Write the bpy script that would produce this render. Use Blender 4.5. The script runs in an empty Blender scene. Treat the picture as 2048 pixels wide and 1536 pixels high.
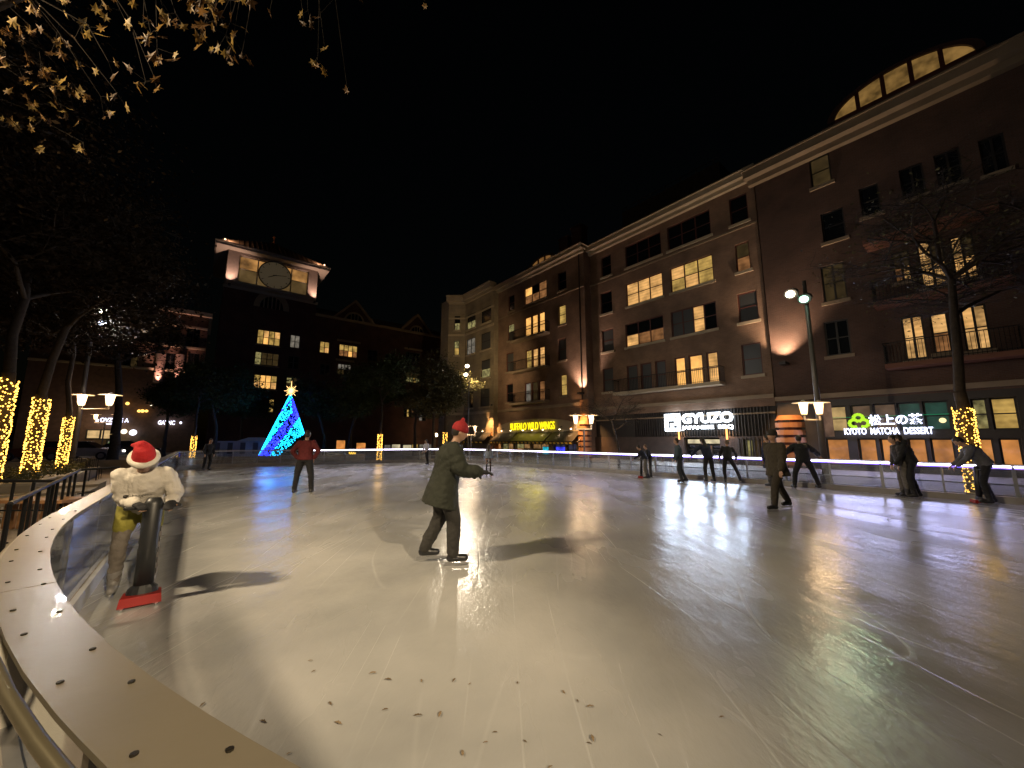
import bpy, bmesh, math, random
import numpy as np
from mathutils import Vector, Matrix, Euler, noise

# ------------------------------------------------------------------ camera, world, exposure
C = bpy.context.scene
COL = C.collection
rad = math.radians
PITCH = math.atan(111/769)
CAMH = 1.6
cd = bpy.data.cameras.new('camera'); cam = bpy.data.objects.new('camera', cd); COL.objects.link(cam)
cam.location = (0, 0, CAMH); cam.rotation_euler = (math.pi/2+PITCH, 0, 0)
cd.sensor_width = 36; cd.lens = 36*769/2048; cd.clip_start = .05; cd.clip_end = 1500
C.camera = cam
w = bpy.data.worlds.new('World'); C.world = w; w.use_nodes = True
nt = w.node_tree
sky = nt.nodes.new('ShaderNodeTexSky'); sky.sky_type = 'NISHITA'; sky.sun_disc = False
sky.sun_elevation = rad(2); sky.sun_rotation = rad(200)
nt.links.new(sky.outputs[0], nt.nodes['Background'].inputs[0]); nt.nodes['Background'].inputs[1].default_value = 0.0009
C.view_settings.view_transform = 'Standard'; C.view_settings.look = 'None'
C.view_settings.exposure = 0; C.view_settings.gamma = 1
cy = C.cycles
cy.use_denoising = True; cy.max_bounces = 6; cy.diffuse_bounces = 2; cy.glossy_bounces = 3
cy.transmission_bounces = 2; cy.transparent_max_bounces = 12
cy.sample_clamp_indirect = 3.0; cy.sample_clamp_direct = 0; cy.caustics_reflective = False; cy.caustics_refractive = False
cy.use_adaptive_sampling = True; cy.adaptive_threshold = 0.02

# ------------------------------------------------------------------ frames: a runs along the long street front, b across the rink
SA, CA = math.sin(rad(38.9)), math.cos(rad(38.9))
AX = Vector((-SA, CA, 0)); BX = Vector((CA, SA, 0)); ZX = Vector((0, 0, 1))
def W(a, b, z=0): return AX*a+BX*b+ZX*z
def ray(px, py):
    dx = (px-1024)/769; v = (768-py)/769; s, c = math.sin(PITCH), math.cos(PITCH)
    return Vector((dx, c-s*v, s+c*v))
def at(px, py, z=0):            # where the sight line of a point meets the level z
    r = ray(px, py); t = (z-CAMH)/r.z; p = r*t; return Vector((p.x, p.y, z))
def far(px, t, z=0):            # a place at bearing px, depth t
    r = ray(px, 879); return Vector((r.x*t, r.y*t, z))

# ------------------------------------------------------------------ materials
MATS = {}
def mat(name, col=(.5, .5, .5), rough=.6, metal=0, emit=None, es=1, var=0, scale=3, bump=0, bscale=40, spec=.5, coat=0):
    if name in MATS: return MATS[name]
    m = bpy.data.materials.new(name); m.use_nodes = True; n = m.node_tree.nodes; l = m.node_tree.links
    b = n['Principled BSDF']; b.inputs['Base Color'].default_value = (*col, 1)
    b.inputs['Roughness'].default_value = rough; b.inputs['Metallic'].default_value = metal
    b.inputs['Specular IOR Level'].default_value = spec; b.inputs['Coat Weight'].default_value = coat
    if emit: b.inputs['Emission Color'].default_value = (*emit, 1); b.inputs['Emission Strength'].default_value = es
    if var or bump: tc = n.new('ShaderNodeTexCoord')
    if var:
        nz = n.new('ShaderNodeTexNoise'); nz.inputs['Scale'].default_value = scale; nz.inputs['Detail'].default_value = 6
        l.new(tc.outputs['Object'], nz.inputs['Vector'])
        r = n.new('ShaderNodeValToRGB'); r.color_ramp.elements[0].position = .3; r.color_ramp.elements[1].position = .7
        r.color_ramp.elements[0].color = (*[c*(1-var) for c in col], 1); r.color_ramp.elements[1].color = (*[min(1, c*(1+var)) for c in col], 1)
        l.new(nz.outputs['Fac'], r.inputs['Fac']); l.new(r.outputs['Color'], b.inputs['Base Color'])
    if bump:
        nz2 = n.new('ShaderNodeTexNoise'); nz2.inputs['Scale'].default_value = bscale; nz2.inputs['Detail'].default_value = 4
        l.new(tc.outputs['Object'], nz2.inputs['Vector'])
        bp = n.new('ShaderNodeBump'); bp.inputs['Strength'].default_value = bump; bp.inputs['Distance'].default_value = .02
        l.new(nz2.outputs['Fac'], bp.inputs['Height']); l.new(bp.outputs['Normal'], b.inputs['Normal'])
    MATS[name] = m; return m
def glow(name, col, s=1):
    if name in MATS: return MATS[name]
    m = bpy.data.materials.new(name); m.use_nodes = True; n = m.node_tree.nodes; n.clear()
    e = n.new('ShaderNodeEmission'); e.inputs[0].default_value = (*col, 1); e.inputs[1].default_value = s
    o = n.new('ShaderNodeOutputMaterial'); m.node_tree.links.new(e.outputs[0], o.inputs[0]); MATS[name] = m; return m
def lit_pane(name, col, s, var=.5, lines=0, scale=2.0):
    """a window with the room light on: glass that shows curtains and blinds lit from inside"""
    if name in MATS: return MATS[name]
    m = bpy.data.materials.new(name); m.use_nodes = True; n = m.node_tree.nodes; l = m.node_tree.links
    b = n['Principled BSDF']; b.inputs['Base Color'].default_value = (.03, .03, .03, 1); b.inputs['Roughness'].default_value = .08
    g = n.new('ShaderNodeNewGeometry'); nz = n.new('ShaderNodeTexNoise'); nz.inputs['Scale'].default_value = scale; nz.inputs['Detail'].default_value = 3
    l.new(g.outputs['Position'], nz.inputs['Vector'])
    r = n.new('ShaderNodeValToRGB'); e0, e1 = r.color_ramp.elements; e0.position = .3; e1.position = .68
    e0.color = (*[c*(1-var) for c in col], 1); e1.color = (*[c*(1+var*.4) for c in col], 1)
    l.new(nz.outputs['Fac'], r.inputs['Fac'])
    out = r.outputs['Color']
    if lines:
        sx = n.new('ShaderNodeSeparateXYZ'); l.new(g.outputs['Position'], sx.inputs[0])
        mu = n.new('ShaderNodeMath'); mu.operation = 'MULTIPLY'; mu.inputs[1].default_value = lines; l.new(sx.outputs['Z'], mu.inputs[0])
        si = n.new('ShaderNodeMath'); si.operation = 'SINE'; l.new(mu.outputs[0], si.inputs[0])
        mr = n.new('ShaderNodeMapRange'); mr.inputs['From Min'].default_value = -1; mr.inputs['To Min'].default_value = .84; mr.inputs['To Max'].default_value = 1.04
        l.new(si.outputs[0], mr.inputs['Value'])
        mx = n.new('ShaderNodeMix'); mx.data_type = 'RGBA'; mx.blend_type = 'MULTIPLY'; mx.inputs[0].default_value = 1
        l.new(out, mx.inputs[6]); l.new(mr.outputs[0], mx.inputs[7]); out = mx.outputs[2]
    l.new(out, b.inputs['Emission Color']); b.inputs['Emission Strength'].default_value = s
    MATS[name] = m; return m
def brick_mat(name, c1, c2, mortar, scale=1.0, bw=.22, bh=.075):
    if name in MATS: return MATS[name]
    m = bpy.data.materials.new(name); m.use_nodes = True; n = m.node_tree.nodes; l = m.node_tree.links
    b = n['Principled BSDF']; b.inputs['Roughness'].default_value = .85
    uv = n.new('ShaderNodeUVMap'); br = n.new('ShaderNodeTexBrick'); br.inputs['Scale'].default_value = scale
    br.inputs['Brick Width'].default_value = bw; br.inputs['Row Height'].default_value = bh; br.inputs['Mortar Size'].default_value = .009
    br.inputs['Color1'].default_value = (*c1, 1); br.inputs['Color2'].default_value = (*c2, 1); br.inputs['Mortar'].default_value = (*mortar, 1)
    l.new(uv.outputs[0], br.inputs['Vector'])
    nz = n.new('ShaderNodeTexNoise'); nz.inputs['Scale'].default_value = .6; nz.inputs['Detail'].default_value = 8; l.new(uv.outputs[0], nz.inputs['Vector'])
    mr = n.new('ShaderNodeMapRange'); mr.inputs['From Min'].default_value = .3; mr.inputs['From Max'].default_value = .7; mr.inputs['To Min'].default_value = .65; mr.inputs['To Max'].default_value = 1.2
    l.new(nz.outputs['Fac'], mr.inputs['Value'])
    mx = n.new('ShaderNodeMix'); mx.data_type = 'RGBA'; mx.blend_type = 'MULTIPLY'; mx.inputs[0].default_value = 1
    l.new(br.outputs['Color'], mx.inputs[6]); l.new(mr.outputs[0], mx.inputs[7]); l.new(mx.outputs[2], b.inputs['Base Color'])
    bp = n.new('ShaderNodeBump'); bp.inputs['Strength'].default_value = .5; bp.inputs['Distance'].default_value = .01; bp.invert = True
    l.new(br.outputs['Fac'], bp.inputs['Height']); l.new(bp.outputs['Normal'], b.inputs['Normal'])
    MATS[name] = m; return m

# ------------------------------------------------------------------ mesh helpers
class MB:
    def __init__(s): s.v = []; s.f = []; s.m = []; s.mi = 0
    def add(s, vs, fs):
        o = len(s.v); s.v += [tuple(v) for v in vs]
        for f in fs: s.f.append(tuple(i+o for i in f)); s.m.append(s.mi)
    def hexa(s, p):   # 8 points: bottom 4 ccw, top 4
        s.add(p, [(3, 2, 1, 0), (4, 5, 6, 7), (0, 1, 5, 4), (1, 2, 6, 5), (2, 3, 7, 6), (3, 0, 4, 7)])
    def box(s, x0, x1, y0, y1, z0, z1, f=None):
        f = f or (lambda x, y, z: (x, y, z))
        s.hexa([f(x0, y0, z0), f(x1, y0, z0), f(x1, y1, z0), f(x0, y1, z0), f(x0, y0, z1), f(x1, y0, z1), f(x1, y1, z1), f(x0, y1, z1)])
    def ab(s, a0, a1, b0, b1, z0, z1): s.box(a0, a1, b0, b1, z0, z1, lambda a, b, z: W(a, b, z))
    def obox(s, c, size, M):   # oriented box
        c = Vector(c); hx, hy, hz = [q/2 for q in size]
        s.box(-hx, hx, -hy, hy, -hz, hz, lambda x, y, z: c+M@Vector((x, y, z)))
    def tube(s, p0, p1, r0, r1=None, n=8, cap=True):
        p0 = Vector(p0); p1 = Vector(p1); r1 = r0 if r1 is None else r1
        d = (p1-p0); 
        if d.length < 1e-6: return
        d.normalize(); x = d.orthogonal().normalized(); y = d.cross(x)
        vs = [p0+(x*math.cos(k*2*math.pi/n)+y*math.sin(k*2*math.pi/n))*r0 for k in range(n)]
        vs += [p1+(x*math.cos(k*2*math.pi/n)+y*math.sin(k*2*math.pi/n))*r1 for k in range(n)]
        fs = [(k, (k+1) % n, n+(k+1) % n, n+k) for k in range(n)]
        if cap: fs += [tuple(range(n-1, -1, -1)), tuple(range(n, 2*n))]
        s.add(vs, fs)
    def path(s, pts, r, n=8):
        for i in range(len(pts)-1): s.tube(pts[i], pts[i+1], r if not isinstance(r, list) else r[i], r if not isinstance(r, list) else r[i+1], n)
    def ball(s, c, r, seg=10, rings=7, M=None):
        c = Vector(c); r = r if isinstance(r, (tuple, list)) else (r, r, r); M = M or Matrix.Identity(3)
        vs = [c+M@Vector((0, 0, -r[2]))]
        for i in range(1, rings):
            ph = -math.pi/2+math.pi*i/rings
            for k in range(seg):
                th = 2*math.pi*k/seg; vs.append(c+M@Vector((r[0]*math.cos(ph)*math.cos(th), r[1]*math.cos(ph)*math.sin(th), r[2]*math.sin(ph))))
        vs.append(c+M@Vector((0, 0, r[2]))); fs = []
        for k in range(seg): fs.append((0, 1+(k+1) % seg, 1+k))
        for i in range(rings-2):
            o = 1+i*seg
            for k in range(seg): fs.append((o+k, o+(k+1) % seg, o+seg+(k+1) % seg, o+seg+k))
        o = 1+(rings-2)*seg; L = len(vs)-1
        for k in range(seg): fs.append((o+k, o+(k+1) % seg, L))
        s.add(vs, fs)
    def capsule(s, p0, p1, r0, r1, n=10):
        s.tube(p0, p1, r0, r1, n); s.ball(p0, r0, n, 6); s.ball(p1, r1, n, 6)
    def octa(s, c, r):
        x, y, z = c
        s.add([(x+r, y, z), (x-r, y, z), (x, y+r, z), (x, y-r, z), (x, y, z+r), (x, y, z-r)],
              [(0, 2, 4), (2, 1, 4), (1, 3, 4), (3, 0, 4), (2, 0, 5), (1, 2, 5), (3, 1, 5), (0, 3, 5)])
    def loft(s, rings, n=14, cap=True):  # rings: (center, rx, ry, Mat3)
        vs = []
        for c, rx, ry, M in rings:
            c = Vector(c)
            for k in range(n):
                th = 2*math.pi*k/n; vs.append(c+M@Vector((rx*math.cos(th), ry*math.sin(th), 0)))
        fs = []
        for i in range(len(rings)-1):
            for k in range(n): fs.append((i*n+k, i*n+(k+1) % n, (i+1)*n+(k+1) % n, (i+1)*n+k))
        if cap: fs += [tuple(range(n-1, -1, -1)), tuple((len(rings)-1)*n+k for k in range(n))]
        s.add(vs, fs)
    def mesh(s, name, mats):
        me = bpy.data.meshes.new(name); me.from_pydata(s.v, [], s.f); me.update()
        for m in (mats if isinstance(mats, (list, tuple)) else [mats]): me.materials.append(m)
        if any(s.m): me.polygons.foreach_set('material_index', s.m)
        return me
    def build(s, name, mats, parent=None, smooth=False, uv=None):
        me = s.mesh(name, mats)
        if smooth: me.polygons.foreach_set('use_smooth', [True]*len(me.polygons))
        if uv is not None:
            ul = me.uv_layers.new(name='UVMap'); co = np.empty(len(me.vertices)*3); me.vertices.foreach_get('co', co); co = co.reshape(-1, 3)
            li = np.empty(len(me.loops), dtype=np.int32); me.loops.foreach_get('vertex_index', li); p = co[li]
            ua = p@np.array(uv[:3]) + p@np.array((uv[1], -uv[0], 0))*.37
            ul.data.foreach_set('uv', np.stack([ua, p[:, 2]], 1).ravel())
        return put(name, me, parent)
def put(name, me, parent=None, M=None):
    o = bpy.data.objects.new(name, me); COL.objects.link(o)
    if M is not None: o.matrix_world = M
    if parent is not None:
        o.parent = parent; o.matrix_parent_inverse = PINV[parent.name]
    else: PINV[o.name] = (M or Matrix.Identity(4)).inverted()
    if parent is not None: PINV[o.name] = (M.inverted() if M is not None else Matrix.Identity(4))
    return o
PINV = {}
def tag(o, label=None, cat=None, group=None, kind=None):
    if label: o['label'] = label
    if cat: o['category'] = cat
    if group: o['group'] = group
    if kind: o['kind'] = kind
    return o
def thing(name, label, cat, loc=(0, 0, 0), group=None):
    o = bpy.data.objects.new(name, None); COL.objects.link(o); o.location = loc
    o.empty_display_size = .2
    PINV[o.name] = Matrix.Translation(Vector(loc)).inverted()
    return tag(o, label, cat, group)
def lamp(name, kind, loc, watts, col, parent=None, target=None, size=.1, angle=120, blend=.6):
    d = bpy.data.lights.new(name, kind); d.energy = watts; d.color = col
    if kind in ('POINT', 'SPOT'): d.shadow_soft_size = size
    if kind == 'SPOT': d.spot_size = rad(angle); d.spot_blend = blend
    M = Matrix.Translation(Vector(loc))
    if target is not None: M = M@(Vector(target)-Vector(loc)).to_track_quat('-Z', 'Y').to_matrix().to_4x4()
    return put(name, d, parent, M)
# ------------------------------------------------------------------ shared materials
steel = mat('galvanised_steel', (.42, .42, .43), .38, .85, var=.15, scale=6)
darkmetal = mat('black_metal', (.012, .012, .013), .4, .6)
polemetal = mat('pole_paint', (.13, .12, .11), .45, .3, var=.12)
bark = mat('bark', (.032, .023, .016), .9, var=.4, scale=9, bump=.6, bscale=25)
white_plastic = mat('cap_plastic', (.24, .21, .155), .36, var=.10, scale=1.6, bump=.05, bscale=14, coat=.08)
bulb = glow('warm_bulb', (1.0, .50, .075), 6)

# ------------------------------------------------------------------ ground and ice
def ice_material():
    m = bpy.data.materials.new('rink_ice'); m.use_nodes = True; n = m.node_tree.nodes; l = m.node_tree.links
    b = n['Principled BSDF']; g = n.new('ShaderNodeNewGeometry')
    def noise_(scale, det=4, vec=None, rough=.5, dist=0):
        t = n.new('ShaderNodeTexNoise'); t.inputs['Scale'].default_value = scale; t.inputs['Detail'].default_value = det
        t.inputs['Roughness'].default_value = rough; t.inputs['Distortion'].default_value = dist
        l.new(vec or g.outputs['Position'], t.inputs['Vector']); return t.outputs['Fac']
    def mapped(rot, sc):
        mp = n.new('ShaderNodeMapping'); mp.inputs['Rotation'].default_value = (0, 0, rad(rot)); mp.inputs['Scale'].default_value = sc; mp.vector_type = 'TEXTURE' if False else 'POINT'
        l.new(g.outputs['Position'], mp.inputs['Vector']); return mp.outputs['Vector']
    def ramp(src, p0, p1, v0, v1):
        r = n.new('ShaderNodeMapRange'); r.inputs['From Min'].default_value = p0; r.inputs['From Max'].default_value = p1
        r.inputs['To Min'].default_value = v0; r.inputs['To Max'].default_value = v1; l.new(src, r.inputs['Value']); return r.outputs[0]
    def math_(op, a, c):
        q = n.new('ShaderNodeMath'); q.operation = op
        for i, s in enumerate((a, c)):
            if isinstance(s, (int, float)): q.inputs[i].default_value = s
            else: l.new(s, q.inputs[i])
        return q.outputs[0]
    patches = noise_(.45, 5, dist=.15)
    wet = ramp(noise_(.9, 4, mapped(40, (1, .35, 1)), dist=.15), .42, .62, 0, 1)
    # skate tracks: thin bright lines where warped level sets of a smooth field pass
    tracks = None
    for rot, sc, wd in ((15, .55, .016), (75, .42, .012), (-35, .6, .018), (118, .35, .011)):
        f = noise_(sc, 0, mapped(rot, (1, .12, 1)), dist=0)
        lines = math_('ABSOLUTE', math_('SUBTRACT', math_('FRACT', math_('MULTIPLY', f, 16), 0), .5), 0)
        t = ramp(lines, 0, wd*2.2, 1, 0)
        brk = ramp(noise_(.9, 4, mapped(rot, (1, .5, 1))), .5, .66, 0, 1)
        t = math_('MULTIPLY', t, brk)
        tracks = t if tracks is None else math_('MAXIMUM', tracks, t)
    r = n.new('ShaderNodeValToRGB'); r.color_ramp.elements[0].position = .33; r.color_ramp.elements[1].position = .66
    r.color_ramp.elements[0].color = (.34, .345, .34, 1); r.color_ramp.elements[1].color = (.60, .59, .565, 1); l.new(patches, r.inputs[0])
    mx = n.new('ShaderNodeMix'); mx.data_type = 'RGBA'; mx.inputs[7].default_value = (.78, .78, .76, 1)
    l.new(math_('MULTIPLY', tracks, .28), mx.inputs[0]); l.new(r.outputs[0], mx.inputs[6]); l.new(mx.outputs[2], b.inputs['Base Color'])
    ro = math_('ADD', ramp(wet, 0, 1, .30, .17), math_('MULTIPLY', tracks, .1)); l.new(ro, b.inputs['Roughness'])
    b.inputs['Specular IOR Level'].default_value = .6
    fine = noise_(16, 6, mapped(10, (1, .5, 1)), .65); mid = noise_(3.4, 6, mapped(51, (1, .45, 1)), .6, .1)
    h = math_('ADD', math_('MULTIPLY', fine, .35), math_('ADD', math_('MULTIPLY', mid, 2.2), math_('MULTIPLY', tracks, -.25)))
    bp = n.new('ShaderNodeBump'); bp.inputs['Strength'].default_value = .32; bp.inputs['Distance'].default_value = .018
    l.new(h, bp.inputs['Height']); l.new(bp.outputs['Normal'], b.inputs['Normal'])
    return m

# boundary of the rink, in (a, b)
pts = []
for k in range(0, 32): th = rad(2*k); pts.append((4.95-9.5*math.sin(th), 8.78-9.5*math.cos(th)))
for k in range(0, 24): th = rad(62+5.13*k); pts.append((-1.6-4.76*math.sin(th), 10.94-4.76*math.cos(th)))
ctrl = [(6, 15.68), (9, 15.6), (16.5, 15.2), (22.6, 14.9), (25.8, 11.6), (26.6, 6.5), (28.0, 1.8), (28.2, -.72), (25.4, -.72)]
cc = [pts[-1]]+ctrl
for _ in range(3):
    nc = [cc[0]]
    for i in range(len(cc)-1):
        p, q = cc[i], cc[i+1]; nc += [(p[0]*.75+q[0]*.25, p[1]*.75+q[1]*.25), (p[0]*.25+q[0]*.75, p[1]*.25+q[1]*.75)]
    cc = nc+[cc[-1]]
pts += cc[1:]
RP = [Vector((p[0], p[1])) for p in pts]
def resample(P, step):
    P = P+[P[0]]; cum = [0]
    for i in range(len(P)-1): cum.append(cum[-1]+(P[i+1]-P[i]).length)
    nn = int(cum[-1]/step); out = []
    for k in range(nn):
        s = cum[-1]*k/nn; i = max(j for j in range(len(cum)) if cum[j] <= s+1e-9); i = min(i, len(P)-2)
        f = (s-cum[i])/max(1e-9, cum[i+1]-cum[i]); out.append(P[i].lerp(P[i+1], f))
    return out
RP = resample(RP, .15); NP = len(RP)
def out_n(i):
    d = RP[(i+1) % NP]-RP[(i-1) % NP]; d.normalize()
    n_ = Vector((d.y, -d.x)); c = Vector((10, 7.5))
    return n_ if n_.dot(RP[i % NP]-c) > 0 else -n_
RN = [out_n(i) for i in range(NP)]
def rp(i, d, z):
    p = RP[i % NP]+RN[i % NP]*d; return W(p.x, p.y, z)
ice = MB(); vs = [rp(i, .05, .03) for i in range(NP)]; ice.add(vs, [tuple(range(NP))])
ice_o = ice.build('ice', ice_material()); tag(ice_o, kind='structure')
def paving_material():
    m = mat('paving', (.30, .25, .20), .75, var=.2, scale=1.2)
    n = m.node_tree.nodes; l = m.node_tree.links; b = n['Principled BSDF']
    g = n.new('ShaderNodeNewGeometry'); mp = n.new('ShaderNodeMapping'); mp.inputs['Rotation'].default_value = (0, 0, rad(-51.1))
    l.new(g.outputs['Position'], mp.inputs[0]); br = n.new('ShaderNodeTexBrick'); br.inputs['Scale'].default_value = 1
    br.inputs['Brick Width'].default_value = .6; br.inputs['Row Height'].default_value = .3; br.inputs['Mortar Size'].default_value = .008
    l.new(mp.outputs[0], br.inputs[0]); bp = n.new('ShaderNodeBump'); bp.invert = True; bp.inputs['Strength'].default_value = .5; bp.inputs['Distance'].default_value = .01
    l.new(br.outputs['Fac'], bp.inputs['Height']); l.new(bp.outputs[0], b.inputs['Normal']); return m
pave = paving_material()
gr = MB(); gr.add([(-400, -400, 0), (400, -400, 0), (400, 400, 0), (-400, 400, 0)], [(0, 1, 2, 3)])
tag(gr.build('ground', pave), kind='structure')
# roads round the square
asph = mat('asphalt', (.05, .05, .052), .7, var=.25, scale=4, bump=.3, bscale=60)
rd = MB(); rd.add([W(50, -90, .006), W(59, -90, .006), W(59, 90, .006), W(50, 90, .006)], [(0, 1, 2, 3)][::-1])
tag(rd.build('road', asph), kind='structure')
kb = MB(); kb.ab(49.8, 50, -90, 24, 0, .13); kb.ab(59, 59.2, -90, 24, 0, .13)
tag(kb.build('kerb', mat('kerb_stone', (.33, .31, .28), .8, var=.15)), kind='structure')

# ------------------------------------------------------------------ barrier round the ice
SEC = 16   # samples in a section
def acrylic():
    m = bpy.data.materials.new('clear_panel'); m.use_nodes = True; n = m.node_tree.nodes; l = m.node_tree.links; n.clear()
    tr = n.new('ShaderNodeBsdfTransparent'); tr.inputs[0].default_value = (.86, .88, .90, 1)
    gl = n.new('ShaderNodeBsdfGlossy'); gl.inputs['Roughness'].default_value = .06; gl.inputs[0].default_value = (.9, .92, .95, 1)
    df = n.new('ShaderNodeBsdfDiffuse'); df.inputs[0].default_value = (.42, .43, .48, 1)
    lw = n.new('ShaderNodeLayerWeight'); lw.inputs[0].default_value = .45
    mr = n.new('ShaderNodeMapRange'); mr.inputs['To Min'].default_value = .10; mr.inputs['To Max'].default_value = .85; l.new(lw.outputs['Facing'], mr.inputs['Value'])
    tc = n.new('ShaderNodeNewGeometry'); nz = n.new('ShaderNodeTexNoise'); nz.inputs['Scale'].default_value = 1.3; nz.inputs['Detail'].default_value = 6; l.new(tc.outputs['Position'], nz.inputs[0])
    m2 = n.new('ShaderNodeMapRange'); m2.inputs['From Min'].default_value = .3; m2.inputs['From Max'].default_value = .8; m2.inputs['To Min'].default_value = .03; m2.inputs['To Max'].default_value = .15; l.new(nz.outputs['Fac'], m2.inputs['Value'])
    a = n.new('ShaderNodeMixShader'); c = n.new('ShaderNodeMixShader'); o = n.new('ShaderNodeOutputMaterial')
    l.new(m2.outputs[0], a.inputs[0]); l.new(tr.outputs[0], a.inputs[1]); l.new(df.outputs[0], a.inputs[2])
    l.new(mr.outputs[0], c.inputs[0]); l.new(a.outputs[0], c.inputs[1]); l.new(gl.outputs[0], c.inputs[2]); l.new(c.outputs[0], o.inputs[0]); return m
acr = acrylic()
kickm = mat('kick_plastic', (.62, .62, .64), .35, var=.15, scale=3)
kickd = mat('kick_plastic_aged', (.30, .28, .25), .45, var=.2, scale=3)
led_w = glow('led_white', (.80, .74, 1.0), 13.0); fringe_v = glow('fringe_violet', (.18, .11, .90), 3.4)
fringe_w = glow('fringe_white_dim', (.80, .78, .9), .5)
barrier = thing('rink_barrier', 'waist-high clear panelled barrier with white cap and glowing white strip around the ice', 'rink barrier', W(-4, 8))
def sweep(mb, i0, i1, d0, d1, z0, z1, trim=0):
    idx = list(range(i0, i1+1)); P = []
    for i in idx: P.append((rp(i, d0, z0), rp(i, d1, z0), rp(i, d1, z1), rp(i, d0, z1)))
    if trim:
        for j, k in ((0, 1), (-1, -2)):
            P[j] = tuple(p.lerp(q, trim/.15) for p, q in zip(P[j], P[k]))
    vs = [p for r in P for p in r]; fs = []
    for k in range(len(P)-1):
        o = 4*k
        for q in range(4): fs.append((o+q, o+(q+1) % 4, o+4+(q+1) % 4, o+4+q))
    fs += [(3, 2, 1, 0), tuple(4*(len(P)-1)+q for q in range(4))]
    mb.add(vs, fs)
def world_px(p):
    d = Vector(p)-Vector((0, 0, CAMH)); s, c = math.sin(PITCH), math.cos(PITCH)
    f = d.y*c+d.z*s; u = d.z*c-d.y*s
    return (1024+769*d.x/f, 768-769*u/f) if f > .05 else (None, None)
screw = MB(); screw.tube((0, 0, 0), (0, 0, .004), .0072, n=8)
screw_me = screw.mesh('screw', mat('screw_dark', (.035, .03, .022), .5, .5))
i = 0; nsec = (NP+SEC-1)//SEC
for s in range(nsec):
    i0 = s*SEC; i1 = min(i0+SEC, NP); mid = RP[(i0+i1)//2 % NP]
    near = mid.y < 4 and mid.x < 14
    lit = (mid.y > 5.2 and mid.x > 20) or (mid.y > 14.2)
    # cap
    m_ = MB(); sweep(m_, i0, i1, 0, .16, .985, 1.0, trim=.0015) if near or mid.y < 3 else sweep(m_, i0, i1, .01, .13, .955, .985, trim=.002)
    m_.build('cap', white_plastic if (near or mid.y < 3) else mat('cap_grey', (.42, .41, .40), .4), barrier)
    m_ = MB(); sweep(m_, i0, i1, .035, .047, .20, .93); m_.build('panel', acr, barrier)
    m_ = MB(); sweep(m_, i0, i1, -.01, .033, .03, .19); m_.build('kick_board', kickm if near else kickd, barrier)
    m_ = MB(); sweep(m_, i0, i1, .05, .09, .46, .50); sweep(m_, i0, i1, .05, .09, .20, .23); sweep(m_, i0, i1, .05, .09, .93, .955)
    m_.build('rail', steel, barrier)
    m_ = MB(); 
    for j in range(i0, i1): m_.tube(rp(j, .180, .955), rp(j+1, .180, .955), .016, n=8, cap=False)
    if near: m_.build('hand_pipe', mat('pipe_galvanised', (.34, .30, .20), .35, .6), barrier, smooth=True)
    if lit:
        m_ = MB(); sweep(m_, i0, i1, .004, .03, .905, .945, trim=.02); st = m_.build('light_strip', led_w, barrier)
        m_ = MB(); sweep(m_, i0, i1, .012, .03, .872, .904, trim=.02); m_.build('strip_fringe', fringe_v if mid.x < 16 else fringe_w, barrier)  # added glowing band: the coloured light fringe below the strip, set as emission
    elif mid.x > 20:
        m_ = MB(); sweep(m_, i0, i1, .004, .03, .92, .945, trim=.02); m_.build('unlit_strip', mat('strip_off', (.7, .7, .74), .3), barrier)
    for jj in (i0, (i0+i1)//2):
        p = rp(jj, .07, 0); m_ = MB(); n_ = RN[jj % NP]; N3 = W(n_.x, n_.y); T3 = Vector((-N3.y, N3.x, 0)); M = Matrix((N3, T3, ZX)).transposed()
        wd = .07 if jj == i0 else .04
        m_.obox(p+ZX*.475, (.06, wd, .95), M)
        if jj == i0 and near: m_.obox(p+N3*.10+ZX*.45, (.16, .012, .88), M)
        m_.build('post', steel if not near else mat('post_white', (.50, .47, .40), .5), barrier)
    if near:
        for j in range(i0, i1):
            for ph, dd in ((0, .035), (1, .125)):
                if (j*3+ph*4) % 8 < 3 and mid.x < 6: put('screw', screw_me, barrier, Matrix.Translation(rp(j, dd, 1.0)))
# small pile of snow and a drain edge where ice meets kick board: part of the ice look, none needed

# fallen leaves on the ice
leafm = [mat('dead_leaf_brown', (.15, .105, .055), .8), mat('dead_leaf_tan', (.26, .19, .11), .8)]
def leaf_mesh(seed, m_):
    r = random.Random(seed); b_ = MB(); n = 7; L = .045
    vs = [(0, -L, .004)]
    for k in range(1, n):
        t = k/n; wv = math.sin(t*math.pi)**.8*.017*(1 if k % 2 else .6); y = -L+2*L*t; c = .010*math.sin(t*math.pi)
        vs += [(-wv, y, c+.004+r.random()*.004), (wv, y, c+.002+r.random()*.006)]
    vs.append((0, L, .008)); fs = [(0, 2, 1)]
    for k in range(n-2): o = 1+2*k; fs.append((o, o+1, o+3, o+2))
    fs.append((len(vs)-3, len(vs)-2, len(vs)-1)); b_.add(vs, fs)
    return b_.mesh('fallen_leaf', m_)
LM = [leaf_mesh(k, leafm[k % 2]) for k in range(4)]
leaf_px = [(660, 1408, 'leaf lying alone on the ice right of the near corner of the rink'), (745, 1347, None), (776, 1360, None), (843, 1362, None), (908, 1361, None), (940, 1368, None), (1035, 1366, None),
           (1127, 1385, None), (1155, 1402, None), (1180, 1414, None), (990, 1465, None), (971, 1485, None), (1050, 1483, None), (1185, 1477, None), (1178, 1487, None), (880, 1429, None), (835, 1432, None),
           (925, 1507, None), (525, 1444, None), (676, 1447, None), (627, 1343, None), (577, 1508, None), (1320, 1470, None), (1444, 1435, None), (405, 1410, None), (1100, 1535, None), (770, 1420, None), (620, 1322, None)]
rr = random.Random(5)
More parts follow.
